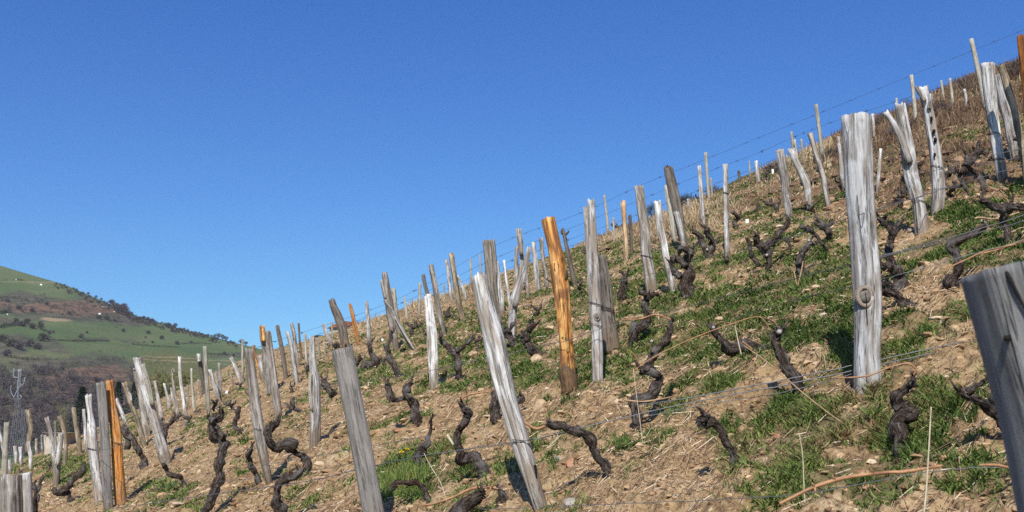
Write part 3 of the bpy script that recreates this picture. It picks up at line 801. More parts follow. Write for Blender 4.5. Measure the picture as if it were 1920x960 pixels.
conifer(217, 716, 800, 15, 140, "smaller dark conifer just right of the orange stake's top")
conifer(247, 716, 800, 14, 146, "dark conifer partly behind the tall white leaning stake")
def leafy(px, pytop, pybase, hw, y, mat, label, name="budding_tree", cat="tree", n=1500):
    top = pt3(px, pytop, y); base = pt3(px, pybase, y); h = top.z - base.z; w = hw * y / FPX
    r0 = empty(name, base); tag(r0, label, cat)
    link("trunk", trunk_mesh(h * .6, w * .07, 5, rng2), M['trunk'], r0)
    Vv = np.vstack([twigs((rng2.normal(0, .4) * w, rng2.normal(0, .3) * w, h * rng2.uniform(.35, .82)), (w * .5, w * .5, h * .22), n // 7, (w * .2, w * .018), rng2) for _ in range(7)])
    link("crown", crown_mesh("crown", Vv, rng2), mat, r0, smooth=False)
leafy(322, 684, 790, 40, 150, M['budleaf'], "yellow green budding tree behind the small stakes, above the slope's left shoulder")
leafy(112, 752, 830, 18, 150, M['budleaf'], "low yellow green bush left of the tall dark conifer", "budding_bush", "bush", 700)

# white huts on the far hill, the lattice masts, the stone hut on the crest
def hut(px, py, wpx, label, name="white_hut"):
    p = hill_at(px, py); w = wpx * p.y / FPX
    w *= .75
    r0 = empty(name, p, rng2.uniform(-.3, .3)); tag(r0, label, "hut", "white huts on the far hill")
    mb = MB(); box(mb, (-w / 2, -w / 3, -1), (w / 2, w / 3, w * .42)); link("wall", mb.mesh("wall"), M['white'], r0, smooth=False)
    mb = MB(); mb.add([(-w * .54, -w * .38, w * .42), (w * .54, -w * .38, w * .42), (w * .54, w * .38, w * .42), (-w * .54, w * .38, w * .42), (-w * .54, 0, w * .66), (w * .54, 0, w * .66)],
                      [(0, 1, 5, 4), (2, 3, 4, 5), (0, 4, 3), (1, 2, 5), (0, 3, 2, 1)]); link("roof", mb.mesh("roof"), M['white'], r0, smooth=False)
hut(77, 535, 5, "white hut high on the green hill, right of the top hedge")
hut(30, 525, 3, "tiny white hut at the left end of the topmost hedge")
hut(187, 590, 6, "white hut in the brown scrub band of the far hill")
hut(14, 590, 3, "tiny white hut by the left edge under the brown scrub band")
hut(192, 576, 2.5, "tiny white speck of a hut on the pasture above the scrub's right end")
hut(214, 585, 2.5, "tiny white hut on the upper pasture near the bare rounded trees")
def lattice(pb, pt, wb, wt, y, label, antennas, name="lattice_mast"):
    base = pt3(*pb, y); top = pt3(*pt, y); w0, w1 = wb * y / FPX, wt * y / FPX
    r0 = empty(name, base); tag(r0, label, "mast")
    mb = MB(); D = top - base; r = w1 * .036
    cs = [(-1, -1), (1, -1), (1, 1), (-1, 1)]
    def q(c, f):
        w = (w0 + (w1 - w0) * f) / 2
        return D * f + Vector((c[0] * w, c[1] * w, 0))
    for c in cs: tube(mb, [q(c, -.05), q(c, 1)], [r * 1.25, r], 5)
    n = 13
    for k in range(n):
        for i in range(4):
            a, b = cs[i], cs[(i + 1) % 4]
            f0, f1 = k / n, (k + 1) / n
            if (k + i) % 2: a, b = b, a
            tube(mb, [q(a, f0), q(b, f1)], [r * .7, r * .7], 4)
            if k % 3 == 0: tube(mb, [q(a, f0), q(b, f0)], [r * .6, r * .6], 4)
    link("lattice", mb.mesh("lattice"), M['steel'], r0, smooth=False)
    for nm, pts, wpx in antennas:
        mb = MB(); P = [pt3(a, b, y + dy) - base for a, b, dy in pts]
        rad = wpx * y / FPX / 2
        tube(mb, catmull(P, 4 * len(P)), rad, 6)
        link(nm, mb.mesh(nm), M['steel'], r0)
lattice((20, 880), (34.5, 746), 10.5, 6, 118, "steel lattice mast with curved antenna arms at the left edge of the valley",
        [("mast_pole", [(34, 750, 0), (34, 720, 0), (36.5, 692, 0)], 1.6), ("mast_pole", [(32, 750, .2), (33.5, 715, .2), (35, 692, .2)], 1.2),
         ("antenna_arm", [(27, 744, 0), (30, 737, 0), (36, 726, 0), (44, 720, 0), (46, 712, 0), (46.5, 708, 0)], 2.0),
         ("antenna_arm", [(38, 724, 0), (37.5, 712, 0), (39, 702, 0), (39.5, 692, 0)], 1.6), ("antenna_arm", [(34, 708, 0), (27, 707, 0), (25.5, 704, 0), (26.5, 691, 0)], 1.7),
         ("antenna_arm", [(28, 747, 0), (22, 738, 0), (20, 730, 0), (21, 723, 0)], 1.3), ("antenna_arm", [(34, 748, 0), (38, 748, 0), (40, 744, 0), (37, 741, 0)], 1.5), ("dipole", [(19.5, 696, 0), (38, 695, 0)], .6), ("dipole", [(41, 713, 0), (49, 713, 0)], .8)])
lattice((37, 880), (45.5, 768), 8, 6, 132, "smaller plain lattice mast just right of the antenna mast, lower in the photo", [("mast_pole", [(41, 770, 0), (41.5, 766, 0)], 1)])

def stone_hut(corners, y, wall_h, depth, roofmat, label, roofpx):
    (ax, ay), (bx, by) = corners
    A, B = pt3(ax, ay, y), pt3(bx, by, y + 0.8)
    base = Vector((A.x, A.y, min(A.z, B.z) - 1.2))
    r0 = empty("stone_hut", base); tag(r0, label, "stone hut")
    u = (B - A); u.z = 0; L = u.length; u.normalize(); v = Vector((-u.y, u.x, 0))
    zt = wall_h + 1.2
    mb = MB(); vs_ = [u * 0, u * L, u * L + v * depth, v * depth]
    vv = [p.copy() for p in vs_] + [p + Vector((0, 0, zt)) for p in vs_]
    mb.add(vv, [(0, 1, 5, 4), (1, 2, 6, 5), (2, 3, 7, 6), (3, 0, 4, 7), (4, 5, 6, 7)]); link("wall", mb.mesh("wall"), M['stone'], r0, smooth=False)
    o = .12; e = [u * -o + v * -o, u * (L + o) + v * -o, u * (L + o) + v * (depth + o), u * -o + v * (depth + o)]
    m0 = u * -o + v * (depth / 2) ; m1 = u * (L + o) + v * (depth / 2)
    hgt = roofpx * y / FPX
    vv = [p + Vector((0, 0, zt + .003)) for p in e] + [m0 + Vector((0, 0, zt + hgt)), m1 + Vector((0, 0, zt + hgt))]
    mb = MB(); mb.add(vv, [(0, 1, 5, 4), (2, 3, 4, 5), (0, 4, 3), (1, 2, 5), (0, 3, 2, 1)]); link("roof", mb.mesh("roof"), roofmat, r0, smooth=False)
stone_hut([(614, 662), (672, 650)], 44, .75, 2.2, M['slate'], "low pale stone hut with a dark roof half sunk behind the crest", 6)
stone_hut([(668, 648), (700, 640)], 46.5, .95, 2.0, M['tile'], "small stone hut with a red brown tiled roof behind the crest", 12)
stone_hut([(123, 838), (142, 838)], 30, .42, .6, M['stone'], "short pale stone wall end between the bleached stakes at lower left", 1)

# ------------------------------------------------------------------ the stakes
REPORT = []
def to_world(pts, d, dl=0.0, dy=None):
    n = len(pts)
    return [pt3(px, py, d + dl * i / max(n - 1, 1)) for i, (px, py, *_) in enumerate(pts)]
def stake(kind, label, pts, name="wooden_stake", cat="wooden stake", group="stakes along the vine rows", d=None, dl=0.0, flat=1.0, grooves=2, jag=0.5, sides=None, extra=None, arms=(), ties=(), sink=0.14, lumpy=0.10, dip=0.15, tip=None):
    """pts from the foot to the top as (px, py, width px)"""
    d = d or ground_hit(pts[0][0], pts[0][1])
    W = to_world(pts, d, dl)
    base = W[0].copy()
    h = (W[-1] - W[0]).length
    REPORT.append((round(d, 1), round(h, 2), round(pts[-1][2] * d / FPX, 3), label[:40]))
    big = pts[0][2] > 11
    sides = sides or (48 if pts[-1][2] > 20 else 30 if big else 10)
    n = 40 if big else 14
    if tip: n = 110
    Q = catmull([tuple(p - base) for p in W], n)
    rw = np.random.default_rng(hash_(label) % 99991)
    tt = np.linspace(0, 1, n); wr = pts[0][2] * d / FPX
    if lumpy > .05:                                     # no stake is quite straight
        for kf in (1.5, 3.1, 5.3):
            a1, a2, p1, p2 = rw.normal(0, .11 / kf, 2).tolist() + rw.uniform(0, 6.28, 2).tolist()
            env = np.sin(np.pi * tt)
            Q[:, 0] += a1 * wr * env * np.sin(kf * 3.14 * tt + p1); Q[:, 1] += a2 * wr * env * np.sin(kf * 3.14 * tt + p2)
    q0 = Q[0] - (Q[1] - Q[0]) / np.linalg.norm(Q[1] - Q[0]) * sink
    Q = np.vstack([q0, Q])
    # across the view the photo gives the width directly
    rad = catmull([(p[2] * 0.5 * (d + dl * i / max(len(pts) - 1, 1)) / FPX,) for i, p in enumerate(pts)], n)[:, 0]
    rad = np.concatenate([rad[:1], rad]) * 1.02
    sd = abs(hash_(label)) % 1000
    rs = np.random.default_rng(sd)
    ga = rs.uniform(0, 6.28, grooves) ; gw = rs.uniform(.07, .15, grooves); gd = rs.uniform(.18, .42, grooves)
    if grooves: ga[0] = np.pi + rs.uniform(-.7, .7)
    if grooves > 1: ga[1] = np.pi + rs.uniform(-1.3, 1.3)
    gs = rs.uniform(-.2, .4, grooves); ge = gs + rs.uniform(.4, .9, grooves)
    rm = float(rad.mean())
    def rough(th, s, k):
        f = 1 + lumpy * vnoise(np.cos(th) * 1.3 + sd, np.sin(th) * 1.3, s / (rm * 5), sd) + 0.055 * vnoise(np.cos(th) * 4, np.sin(th) * 4 + sd, s / (rm * 14), sd + 1)
        for a, w, dd, s0, s1 in zip(ga, gw, gd, gs, ge):
            dt = (th - a - .25 * (k - .5) + np.pi) % (2 * np.pi) - np.pi
            f = f - dd * np.exp(-(dt / w) ** 2) * float(sstep(s0 - .1, s0 + .1, k)) * float(1 - sstep(s1 - .1, s1 + .1, k))
        return f
    mb = MB()
    tube(mb, Q, rad, sides, rough, jag=jag * rad[-1], seed=sd, flat=flat, dip=dip * rad[-1])
    parts = bool(extra or arms or ties)
    def done(name_):
        me = mb.mesh(name_); me.materials.append(M[kind])
        if tip:                                             # bleached end of the wood, running down in uneven drips
            me.materials.append(M[tip[0]]); L0 = tip[1] * d / FPX; top = max(g[2] for g in mb.g)
            for p in me.polygons:
                c = np.mean([mb.g[i] for i in p.vertices], axis=0); a = math.atan2(c[1], c[0])
                p.material_index = int(top - c[2] < L0 * (1 + 1.1 * float(vnoise(math.cos(a) * 3, math.sin(a) * 3, 0, sd))))
        return me
    if not parts:
        o = link(name, done(name), None, None, base)
        tag(o, label, cat, group)
        return o, d
    r0 = empty(name, base); tag(r0, label, cat, group)
    link("shaft", done("shaft"), None, r0)
    for (akind, apts, anm) in arms:
        P = [pt3(a, b, d + dl * .5 - (0.006 * d)) - base for a, b, w in apts]
        m2 = MB(); rr_ = catmull([(w * .5 * d / FPX,) for a, b, w in apts], 12)[:, 0]
        tube(m2, catmull([tuple(p) for p in P], 12), rr_, 10, rough, jag=jag * rr_[-1], seed=sd + 5, dip=dip * rr_[-1], g0=2.0)
        link(anm, m2.mesh(anm), M[akind], r0)
    L = np.concatenate([[0], np.cumsum(np.linalg.norm(np.diff(Q, axis=0), axis=1))])
    for py in ties:
        # a turn and a half of wire round the stake where the photo shows it
        k = int(np.argmin([abs(project(*(base + Vector(q)))[1] - py) for q in Q]))
        c = Q[k]; r_ = rad[k] * 1.06; T = Q[min(k + 1, len(Q) - 1)] - Q[k - 1]; T /= np.linalg.norm(T)
        m2 = MB(); a = np.linspace(0, 3.2 * np.pi, 40)
        e1 = np.cross(T, (0, 1, 0)); e1 /= np.linalg.norm(e1); e2 = np.cross(T, e1)
        P = [c + e1 * math.cos(t) * r_ + e2 * math.sin(t) * r_ * flat + T * (.006 * math.sin(t * .7) + .003 * t) + np.array((0, 0, .03 * math.cos(t) * r_ / .06)) for t in a]
        tube(m2, P, max(.0014, .00024 * d), 5); link("wire_tie", m2.mesh("wire_tie"), M['rustwire'], r0)
    if extra: extra(r0, base, d)
    return r0, d
def hash_(s):
    h = 2166136261
    for ch in s: h = ((h ^ ord(ch)) * 16777619) & 0xffffffff
    return h
def S(kind, label, *pts, **kw): 
    return stake(kind, label, list(pts), **kw)

# --- the big ones near the camera
def knot(pxc, pyc, rpx, off=0.0):
    def f(r0, base, d):
        w = rpx * d / FPX
        c = pt3(pxc, pyc, d - off) - base
        mb = MB(); a = np.linspace(0, 2 * np.pi, 25)
        P = [c + Vector((math.cos(t) * w * .80, .004, math.sin(t) * w * 1.05)) for t in a]
        tube(mb, P, w * .28, 8, lambda th, s, k: 1 + .12 * vnoise(np.cos(th), np.sin(th), s * 60, 5), cap0=False, cap1=False)
        k = link("knot", mb.mesh("knot"), M['W'], r0)
        mb = MB(); tube(mb, [c + Vector((0, .03, 0)), c + Vector((0, -.004, 0))], [w * .72, w * .68], 16, lambda th, s, k: 1 + .1 * vnoise(np.cos(th) * 2, np.sin(th) * 2, 0, 8))
        link("knot_heart", mb.mesh("knot_heart"), M['knotcore'], k)
        mb = MB(); tube(mb, [c + Vector((0, -.008, w * .5)), c + Vector((.002, -.010, -w * .4)), c + Vector((-.001, -.012, -w * 1.9)), c + Vector((.002, -.006, -w * 3.2))], [w * .03, w * .05, w * .045, w * .015], 5)
        link("crack", mb.mesh("crack"), M['hole'], k)
    return f
S('X', "thick pale silver stake with a round ringed knot, tallest at right of centre", (1627, 724, 50), (1625, 640, 46), (1622, 540, 48), (1618, 440, 48), (1612, 340, 50), (1605, 219, 53), grooves=3, jag=.13, lumpy=.07,
  extra=knot(1622, 556, 17, .056), ties=(), sink=.2)
def crackmark(P0, w):
    def f(r0, base, d):
        mb = MB(); P = [pt3(a, b, d - o) - base for a, b, o in P0]
        tube(mb, catmull([tuple(p) for p in P], 14), np.linspace(w, w * .5, 14) * d / FPX, 6); link("crack", mb.mesh("crack"), M['hole'], r0)
    return f
def near_extra(r0, base, d):
    crackmark([(1880, 497, .044), (1893, 522, .060), (1908, 552, .064), (1932, 600, .066), (1952, 650, .066)], 4.4)(r0, base, d)
    mb = MB(); c = pt3(1888, 634, d - .0555) - base
    vd = Vector(ray(1888, 634)).normalized(); tube(mb, [c + vd * .03, c - vd * .002], [.0046, .0040], 12); link("knot_hole", mb.mesh("knot_hole"), M['hole'], r0)
S('N', "broad dark grey split stake cut off by the right edge, nearest the camera", (2100, 1310, 205), (2045, 1050, 196), (1990, 800, 192), (1945, 640, 190), (1906, 500, 192), d=1.34, grooves=0, jag=.03, lumpy=.03, sides=44, extra=near_extra, sink=.3, dip=.05)
S('G', "dark split stake with a frost white top at the lower left corner, left half", (22, 1420, 40), (23, 1150, 38), (23, 960, 37), (22, 891, 34), d=3.0, grooves=3, jag=.3, name="split_stake",
  tip=('W', 20), sink=.2)
S('G', "dark narrow right half of the split stake at the lower left corner", (50, 1420, 24), (49, 1150, 23), (49, 960, 23), (47, 889, 21), d=3.02, grooves=2, jag=.3, name="split_stake", tip=('W', 12), sink=.2)
S('W', "long leaning silver white stake in the lower middle of the photo", (1013, 950, 26), (990, 880, 30), (963, 790, 34), (940, 700, 38), (928, 640, 38), (912, 580, 33), (897, 517, 29), grooves=3, jag=.5, ties=(826,), extra=crackmark([(1003, 872, .040), (1006, 895, .040)], 3))
S('P', "grey sawn plank stake with a flat top, left of centre, cut by the bottom edge", (712, 1020, 40), (695, 930, 39), (676, 830, 39), (658, 740, 39), (641, 654, 40), grooves=1, jag=.10, lumpy=.04, flat=.55)
def orange_extra(r0, base, d):
    mb = MB(); P = [pt3(a, b, d - .012) - base for a, b in ((1069, 738), (1067, 715), (1062, 695), (1060, 682))]
    tube(mb, catmull([tuple(p) for p in P], 12), np.array(catmull([(17,), (17,), (15,), (6,)], 12))[:, 0] * d / FPX, 14, lambda th, s, k: 1 + .12 * vnoise(np.cos(th) * 2, np.sin(th) * 2, s * 30, 4), jag=.02, seed=3)
    link("bark_sleeve", mb.mesh("bark_sleeve"), M['B'], r0)
    for (a, b, w) in ((1058, 515, 8), (1043, 502, 7)):
        c = pt3(a, b, d - .022) - base; w = w * d / FPX
        mb = MB(); tube(mb, [c + Vector((-w * .2, .02, -w * 1.8)), c + Vector((0, -.01, -w * .6)), c + Vector((0, -.016, w * .6)), c + Vector((w * .1, .03, w * 1.8))], [w * .3, w, w * .9, w * .25], 14, lambda th, s, k: 1 + .3 * vnoise(np.cos(th) * 2, np.sin(th) * 2, s * 40, 6))
        link("knot", mb.mesh("knot"), M['B'], r0)
S('O', "bright orange peeled stake with knotty waist, middle of the photo", (1069, 737, 31), (1066, 690, 29), (1061, 640, 25), (1056, 580, 29), (1049, 520, 33), (1041, 470, 27), (1028, 409, 26), grooves=4, jag=.2, lumpy=.14, extra=orange_extra, ties=(636,))
S('S', "slim pale grey stake with two knots, just right of the bright orange stake", (1121, 722, 21), (1119, 660, 21), (1116, 590, 20), (1114, 500, 20), (1111, 440, 17), (1108, 375, 14), grooves=2, jag=.6, ties=(575, 618), extra=knot(1119, 594, 6, .035))
S('G', "narrow grey slab showing behind the left edge of the slim knotted stake", (1112, 612, 9), (1106, 520, 10), (1099, 388, 11), flat=.6)
S('D', "dark brown trunk-like stake leaning behind the slim knotted stake", (1147, 652, 34), (1141, 600, 28), (1134, 540, 22), (1128, 480, 16), grooves=3, lumpy=.08, extra=None, ties=(582, 586))
S('G', "grey square topped stake over the crest, left of the twin pale one", (1225, 554, 22), (1216, 500, 21), (1208, 430, 19), (1198, 349, 17), flat=.7, grooves=2, jag=.15, ties=(487,))
S('W', "pale bluish slender stake leaning beside the grey square topped one", (1265, 553, 14), (1253, 500, 14), (1241, 440, 14), (1232, 377, 15), grooves=2, jag=.5)
S('Y', "short pale orange peeled stake rising from the dry grass", (1174, 492, 10), (1173, 440, 9), (1168, 378, 10), grooves=2)
S('D', "thin dark stake standing directly behind the short pale orange one", (1184, 476, 7), (1183, 440, 7), (1181, 404, 7))
S('D', "dark stake with a split frayed top above dry grass", (1284, 470, 15), (1275, 425, 17), (1264, 370, 20), (1253, 313, 17), grooves=3, jag=1.0, arms=[('W', [(1283, 466, 10), (1276, 430, 12), (1268, 398, 11)], "bleached_strip")])
S('F', "thin grey slab half hidden by the stake with the frayed top", (1266, 462, 9), (1257, 400, 9), (1250, 348, 9), flat=.6)
S('W', "thin white stake between the frayed stake and the squared pale stake", (1319, 426, 9), (1315, 370, 8), (1311, 311, 7))
S('S', "squared pale stake with a flat top standing free above the dry bank", (1364, 479, 11), (1362, 400, 10), (1360, 308, 10), flat=.8, jag=.1, lumpy=.04, ties=(372,))
S('S', "gently curved silver stake on the reddish bank", (1483, 414, 14), (1475, 370, 14), (1470, 330, 15), (1462, 281, 15), grooves=2)
S('W', "crooked stake with a dark tip and white swollen foot on the reddish bank", (1517, 392, 10), (1515, 362, 14), (1512, 345, 16), (1502, 322, 13), (1492, 302, 12), (1484, 281, 14), lumpy=.16, jag=1.0)
S('G', "slender leaning grey stake left of the thick knotted stake", (1554, 392, 10), (1546, 340, 11), (1533, 300, 10), (1519, 250, 11))
S('W', "thin bent white stake peeping out behind the thick knotted stake", (1584, 358, 9), (1579, 325, 9), (1575, 290, 7), (1571, 256, 5), lumpy=.15)
S('S', "broad forked silver stake with a splayed top, right of the thick knotted stake", (1729, 432, 28), (1722, 385, 24), (1712, 330, 26), (1700, 262, 24), (1688, 195, 19), grooves=3, jag=.6,
  arms=[('S', [(1704, 305, 15), (1692, 265, 13), (1678, 235, 12), (1660, 209, 12)], "fork_arm")], ties=(384,))
def holes(lst):
    def f(r0, base, d):
        for (a, b, w, h) in lst:
            c = pt3(a, b, d - .055) - base; k = d / FPX
            mb = MB(); tube(mb, [c + Vector((0, .02, -h * k)), c + Vector((0, 0, -h * k * .4)), c + Vector((0, 0, h * k * .4)), c + Vector((0, .02, h * k))], [w * k * .3, w * k, w * k, w * k * .3], 8)
            link("rot_hole", mb.mesh("rot_hole"), M['hole'], r0)
    return f
S('S', "tall silver stake pitted with dark rot holes and a side stub at its top", (1757, 400, 22), (1760, 345, 23), (1756, 305, 21), (1749, 255, 19), (1742, 215, 19), (1731, 164, 19), grooves=3, jag=.6,
  arms=[('S', [(1742, 205, 9), (1744, 190, 9), (1746, 178, 9)], "side_stub"), ('G', [(1735, 190, 8), (1722, 172, 7), (1716, 162, 4)], "side_stub")], extra=holes([(1747, 222, 2.2, 5), (1751, 246, 3.2, 3.5), (1754, 262, 3, 5), (1753, 290, 2, 5)]), ties=(320,))
S('W', "straight bleached stake with a square top near the right edge", (1880, 339, 19), (1869, 275, 20), (1861, 210, 22), (1851, 120, 25), grooves=3, jag=.15, ties=(258, 302))
S('S', "grey green mossy stake directly behind the square topped bleached one", (1905, 302, 17), (1896, 250, 19), (1884, 195, 20), (1869, 140, 13), grooves=2)
S('T', "crooked yellow brown mossy stake close to the right edge", (1926, 335, 13), (1917, 280, 12), (1906, 225, 14), (1890, 170, 14), (1876, 122, 13), lumpy=.2)
S('R', "rust orange stake at the photo's extreme upper right", (1940, 345, 22), (1930, 220, 20), (1917, 68, 20), grooves=3)
S('T', "dark rounded stub just right of the leaning bleached stake by the orange pair", (52, 843, 9), (57, 805, 9), (52, 768, 8))
# --- left group
S('K', "rust orange peeled stake beside the grey plank at lower left", (228, 948, 21), (221, 870, 20), (213, 790, 17), (205, 714, 13), grooves=3, ties=(836,))
S('P', "grey sawn plank stake touching the rust orange stake", (204, 962, 18), (199, 880, 18), (195, 800, 17), (189, 717, 17), flat=.6, jag=.15, lumpy=.04)
S('W', "bleached stake with a bulging joint, left of the grey plank and orange pair", (187, 945, 15), (181, 890, 16), (174, 835, 18), (171, 805, 17), (169, 780, 11), (165, 741, 11), lumpy=.14, ties=(848,))
S('W', "tall white leaning stake with a knobbed head, lower left", (314, 876, 13), (308, 855, 20), (300, 825, 18), (287, 780, 17), (273, 728, 16), (262, 690, 15), (258, 671, 16), lumpy=.12, grooves=3, arms=[('F', [(286, 760, 8), (278, 715, 7), (268, 682, 7)], "split_strip")], sink=-.02)
S('G', "grey slab stake with coiled wire at its top, behind the tall white leaning one", (277, 818, 12), (268, 770, 12), (260, 730, 10), (254, 690, 9), flat=.6, ties=(697,))
S('T', "narrow brown stake with a white loop, between the orange stake and the tall white one", (272, 838, 9), (259, 795, 9), (246, 755, 9), (233, 717, 9), arms=[('W', [(246, 752, 3), (245, 741, 3), (241, 735, 2)], "loop")])
S('W', "short white stake leaning right of the rust orange stake", (239, 805, 8), (230, 778, 7), (218, 748, 7))
S('S', "forked bleached stake at lower left, left arm thick and right arm broken", (105, 912, 11), (107, 870, 14), (102, 845, 11), (95, 815, 8), (87, 783, 7), arms=[('W', [(108, 872, 10), (112, 840, 10), (114, 812, 9)], "fork_arm"), ('S', [(106, 850, 5), (104, 820, 4), (103, 790, 4)], "fork_arm")], lumpy=.15, sink=.02)
S('T', "tan topped stake just right of the forked bleached stake", (121, 878, 8), (124, 835, 7), (120, 805, 8), (111, 781, 8))
S('T', "mossy brown stake in front of the tall dark conifer", (150, 850, 9), (145, 810, 8), (138, 764, 8), lumpy=.2)
S('W', "thin white stake right of the mossy brown one", (162, 845, 6), (159, 800, 6), (157, 767, 5))
S('F', "smooth grey green round post at the far left edge", (7, 905, 10), (10, 845, 10), (13, 792, 9), lumpy=.03, jag=.1)
S('W', "white sliver stake cut off by the left edge", (8, 850, 6), (4, 830, 6), (-3, 800, 6))
S('W', "short bleached stub left of the lattice mast's foot", (20, 888, 6), (18, 862, 6))
S('W', "white stub in front of the lattice mast's foot", (31, 872, 6), (28, 836, 6))
S('W', "white stub to the right of the lattice mast's foot", (40, 874, 6), (38, 838, 6))
S('W', "bright white stake foot below the tan mossy stub at lower left", (58, 882, 6), (57, 855, 7), (53, 828, 6))
S('W', "small white stake left of the forked bleached one", (86, 852, 5), (84, 816, 4))
S('G', "small thin grey stake just beside the small white one at lower left", (79, 850, 4), (78, 815, 3))
S('G', "small grey stub left of the thin grey one at lower left", (69, 852, 5), (68, 823, 4))
S('G', "grey stake with a lit left side, standing left of the trio with orange tops", (505, 908, 12), (490, 830, 18), (476, 735, 18), (467, 655, 16), grooves=3, ties=(812,))
S('G', "grey stake with silvery bark at the right of the orange topped stake", (523, 790, 14), (512, 700, 14), (502, 621, 10), grooves=2)
S('G', "grey stake with a broken orange top against the sky", (505, 742, 12), (497, 660, 12), (492, 630, 9), (491, 611, 9), arms=[('O', [(494, 640, 9), (492, 611, 10)], "orange_top")])
S('O', "orange splinter of a stake leaning at the left of the orange topped one", (489, 708, 6), (482, 680, 6), (474, 648, 5))
S('W', "short white slab between the orange splinter and the orange topped stake", (492, 712, 8), (486, 668, 9), flat=.6)
S('D', "dark brown slim stake, first to the right of the orange topped group", (537, 712, 8), (529, 660, 8), (520, 610, 7))
S('W', "white stake paired with a brown slim stake behind it, on the skyline", (557, 720, 9), (549, 665, 8), (539, 623, 7))
S('G', "brown slim stake behind the paired white one on the skyline", (559, 690, 7), (553, 640, 7), (547, 606, 6))
S('S', "weathered stake with a twisted split trunk, left of the sawn plank stake", (590, 837, 17), (592, 780, 20), (591, 720, 17), (588, 680, 13), (585, 632, 9), grooves=4, lumpy=.22, jag=.9, arms=[('W', [(583, 700, 4), (581, 730, 5), (585, 770, 5)], "split_strip")])
S('D', "stout dark stake leaning above the flat topped plank", (650, 655, 14), (637, 605, 16), (622, 563, 12), jag=.8, grooves=3)
S('W', "short white leaning stake left of the stout dark one", (623, 650, 7), (614, 630, 7), (606, 607, 6))
S('K', "slim rusty stake in front of the stone hut", (672, 648, 8), (665, 608, 8), (656, 570, 6))
S('W', "slim white stake at the right end of the stone huts", (692, 645, 8), (690, 605, 8), (687, 565, 6))
S('G', "thick brownish stake with a forked top, first right of the stone huts", (744, 660, 10), (732, 590, 15), (725, 540, 14), (721, 510, 9), grooves=3, arms=[('G', [(722, 560, 6), (717, 535, 6), (715, 525, 5)], "side_stub")])
S('G', "brown brace stake leaning steeply across the forked top stake", (778, 659, 7), (760, 630, 9), (741, 598, 11), (722, 562, 8), arms=[('W', [(776, 655, 3), (758, 625, 4), (740, 594, 3)], "lit_edge")])  # white strip along the brace: its sunlit edge put into the colour
S('F', "short pale slab behind the forked top stake", (745, 622, 9), (741, 580, 10), (737, 540, 9), flat=.5)
S('W', "broad bleached plank with a grey face, below the crest left of centre", (813, 732, 15), (812, 660, 19), (807, 600, 18), (803, 553, 15), flat=.55, grooves=3, jag=.5)
S('G', "long grey stake with a flat top behind the bleached plank", (834, 632, 7), (826, 595, 11), (817, 545, 11), (808, 497, 10), jag=.1)
S('D', "dark bent stick leaning against the long grey stake behind the bleached plank", (812, 592, 7), (802, 550, 7), (793, 515, 7))
S('T', "tan peeled stake over the crest", (869, 602, 10), (861, 570, 12), (852, 522, 11), (846, 475, 11), grooves=2)
S('S', "thin silver slab behind the tan peeled stake", (847, 565, 7), (842, 525, 7), (837, 488, 7))
S('W', "short bent white stake to the right of the tan peeled one", (873, 565, 7), (868, 540, 6), (858, 517, 5))
S('G', "broad weathered stump-like stake with a flat top behind the long leaning white one", (940, 650, 16), (930, 590, 20), (922, 520, 23), (916, 452, 24), grooves=3, jag=.15)
S('W', "pale mottled stake right of the broad weathered flat topped one", (942, 590, 10), (936, 535, 11), (930, 490, 9), lumpy=.15)
S('W', "thin crooked white stake between the mottled one and the forked grey one", (958, 580, 6), (950, 530, 6), (945, 488, 5), lumpy=.2)
S('S', "forked grey stake shaped like a Y, left of the bright orange stake", (961, 648, 14), (961, 590, 15), (966, 550, 14), (976, 515, 10), (979, 480, 9), (973, 429, 9), grooves=2, arms=[('S', [(966, 575, 11), (976, 535, 10), (986, 500, 9), (993, 464, 9)], "fork_arm"), ('G', [(978, 478, 8), (973, 440, 10), (972, 430, 9)], "bark_top")])
S('G', "grey stub seen in the fork of the Y shaped stake", (968, 540, 9), (968, 500, 9), (969, 462, 6))
S('W', "white stake midway between the Y shaped and the bright orange stake", (1011, 548, 11), (1005, 500, 11), (1000, 454, 8), lumpy=.14)
S('G', "thin grey stake half hidden behind the bright orange one", (1026, 540, 8), (1020, 490, 8), (1014, 446, 8))
S('D', "dark slender tapering stake right of the bright orange one", (1079, 538, 10), (1066, 480, 9), (1055, 428, 5))
S('G', "short grey stake foot below the Y shaped stake's right arm", (990, 560, 8), (987, 515, 7))
# --- left shoulder, small ones
S('F', "tall grey squared post on the left shoulder", (391, 778, 8), (387, 710, 8), (384, 649, 7), flat=.8, jag=.05, lumpy=.03)
S('D', "dark stake with a white cap left of the tall squared post", (383, 742, 8), (378, 700, 7), (372, 664, 9), arms=[('W', [(374, 678, 8), (372, 664, 9)], "pale_top")])
S('W', "bright white leaning stake right of the tall squared post", (411, 755, 8), (402, 722, 8), (393, 693, 6))
S('S', "slim silver stake joined in a V with the bright white leaning one", (411, 752, 6), (412, 720, 6), (411, 680, 6))
S('S', "thin twig-like stake inside the V of white stakes", (408, 728, 3), (405, 695, 3))
S('W', "white stake leaning left in a V with the thin green post", (454, 718, 9), (446, 698, 8), (433, 671, 7))
S('F', "thin tan green post rising against the far hill", (454, 716, 5), (455, 680, 5), (455, 637, 4))
S('G', "tiny forked grey twig stake left of the thin tan green post", (438, 722, 4), (434, 708, 4), (429, 695, 3))
S('F', "slim pale stake in front of the yellow green tree's right side", (364, 770, 6), (361, 730, 5), (359, 691, 4))
S('W', "tall slender white stake in front of the yellow green tree", (349, 790, 8), (344, 750, 7), (338, 710, 6), (337, 669, 6))
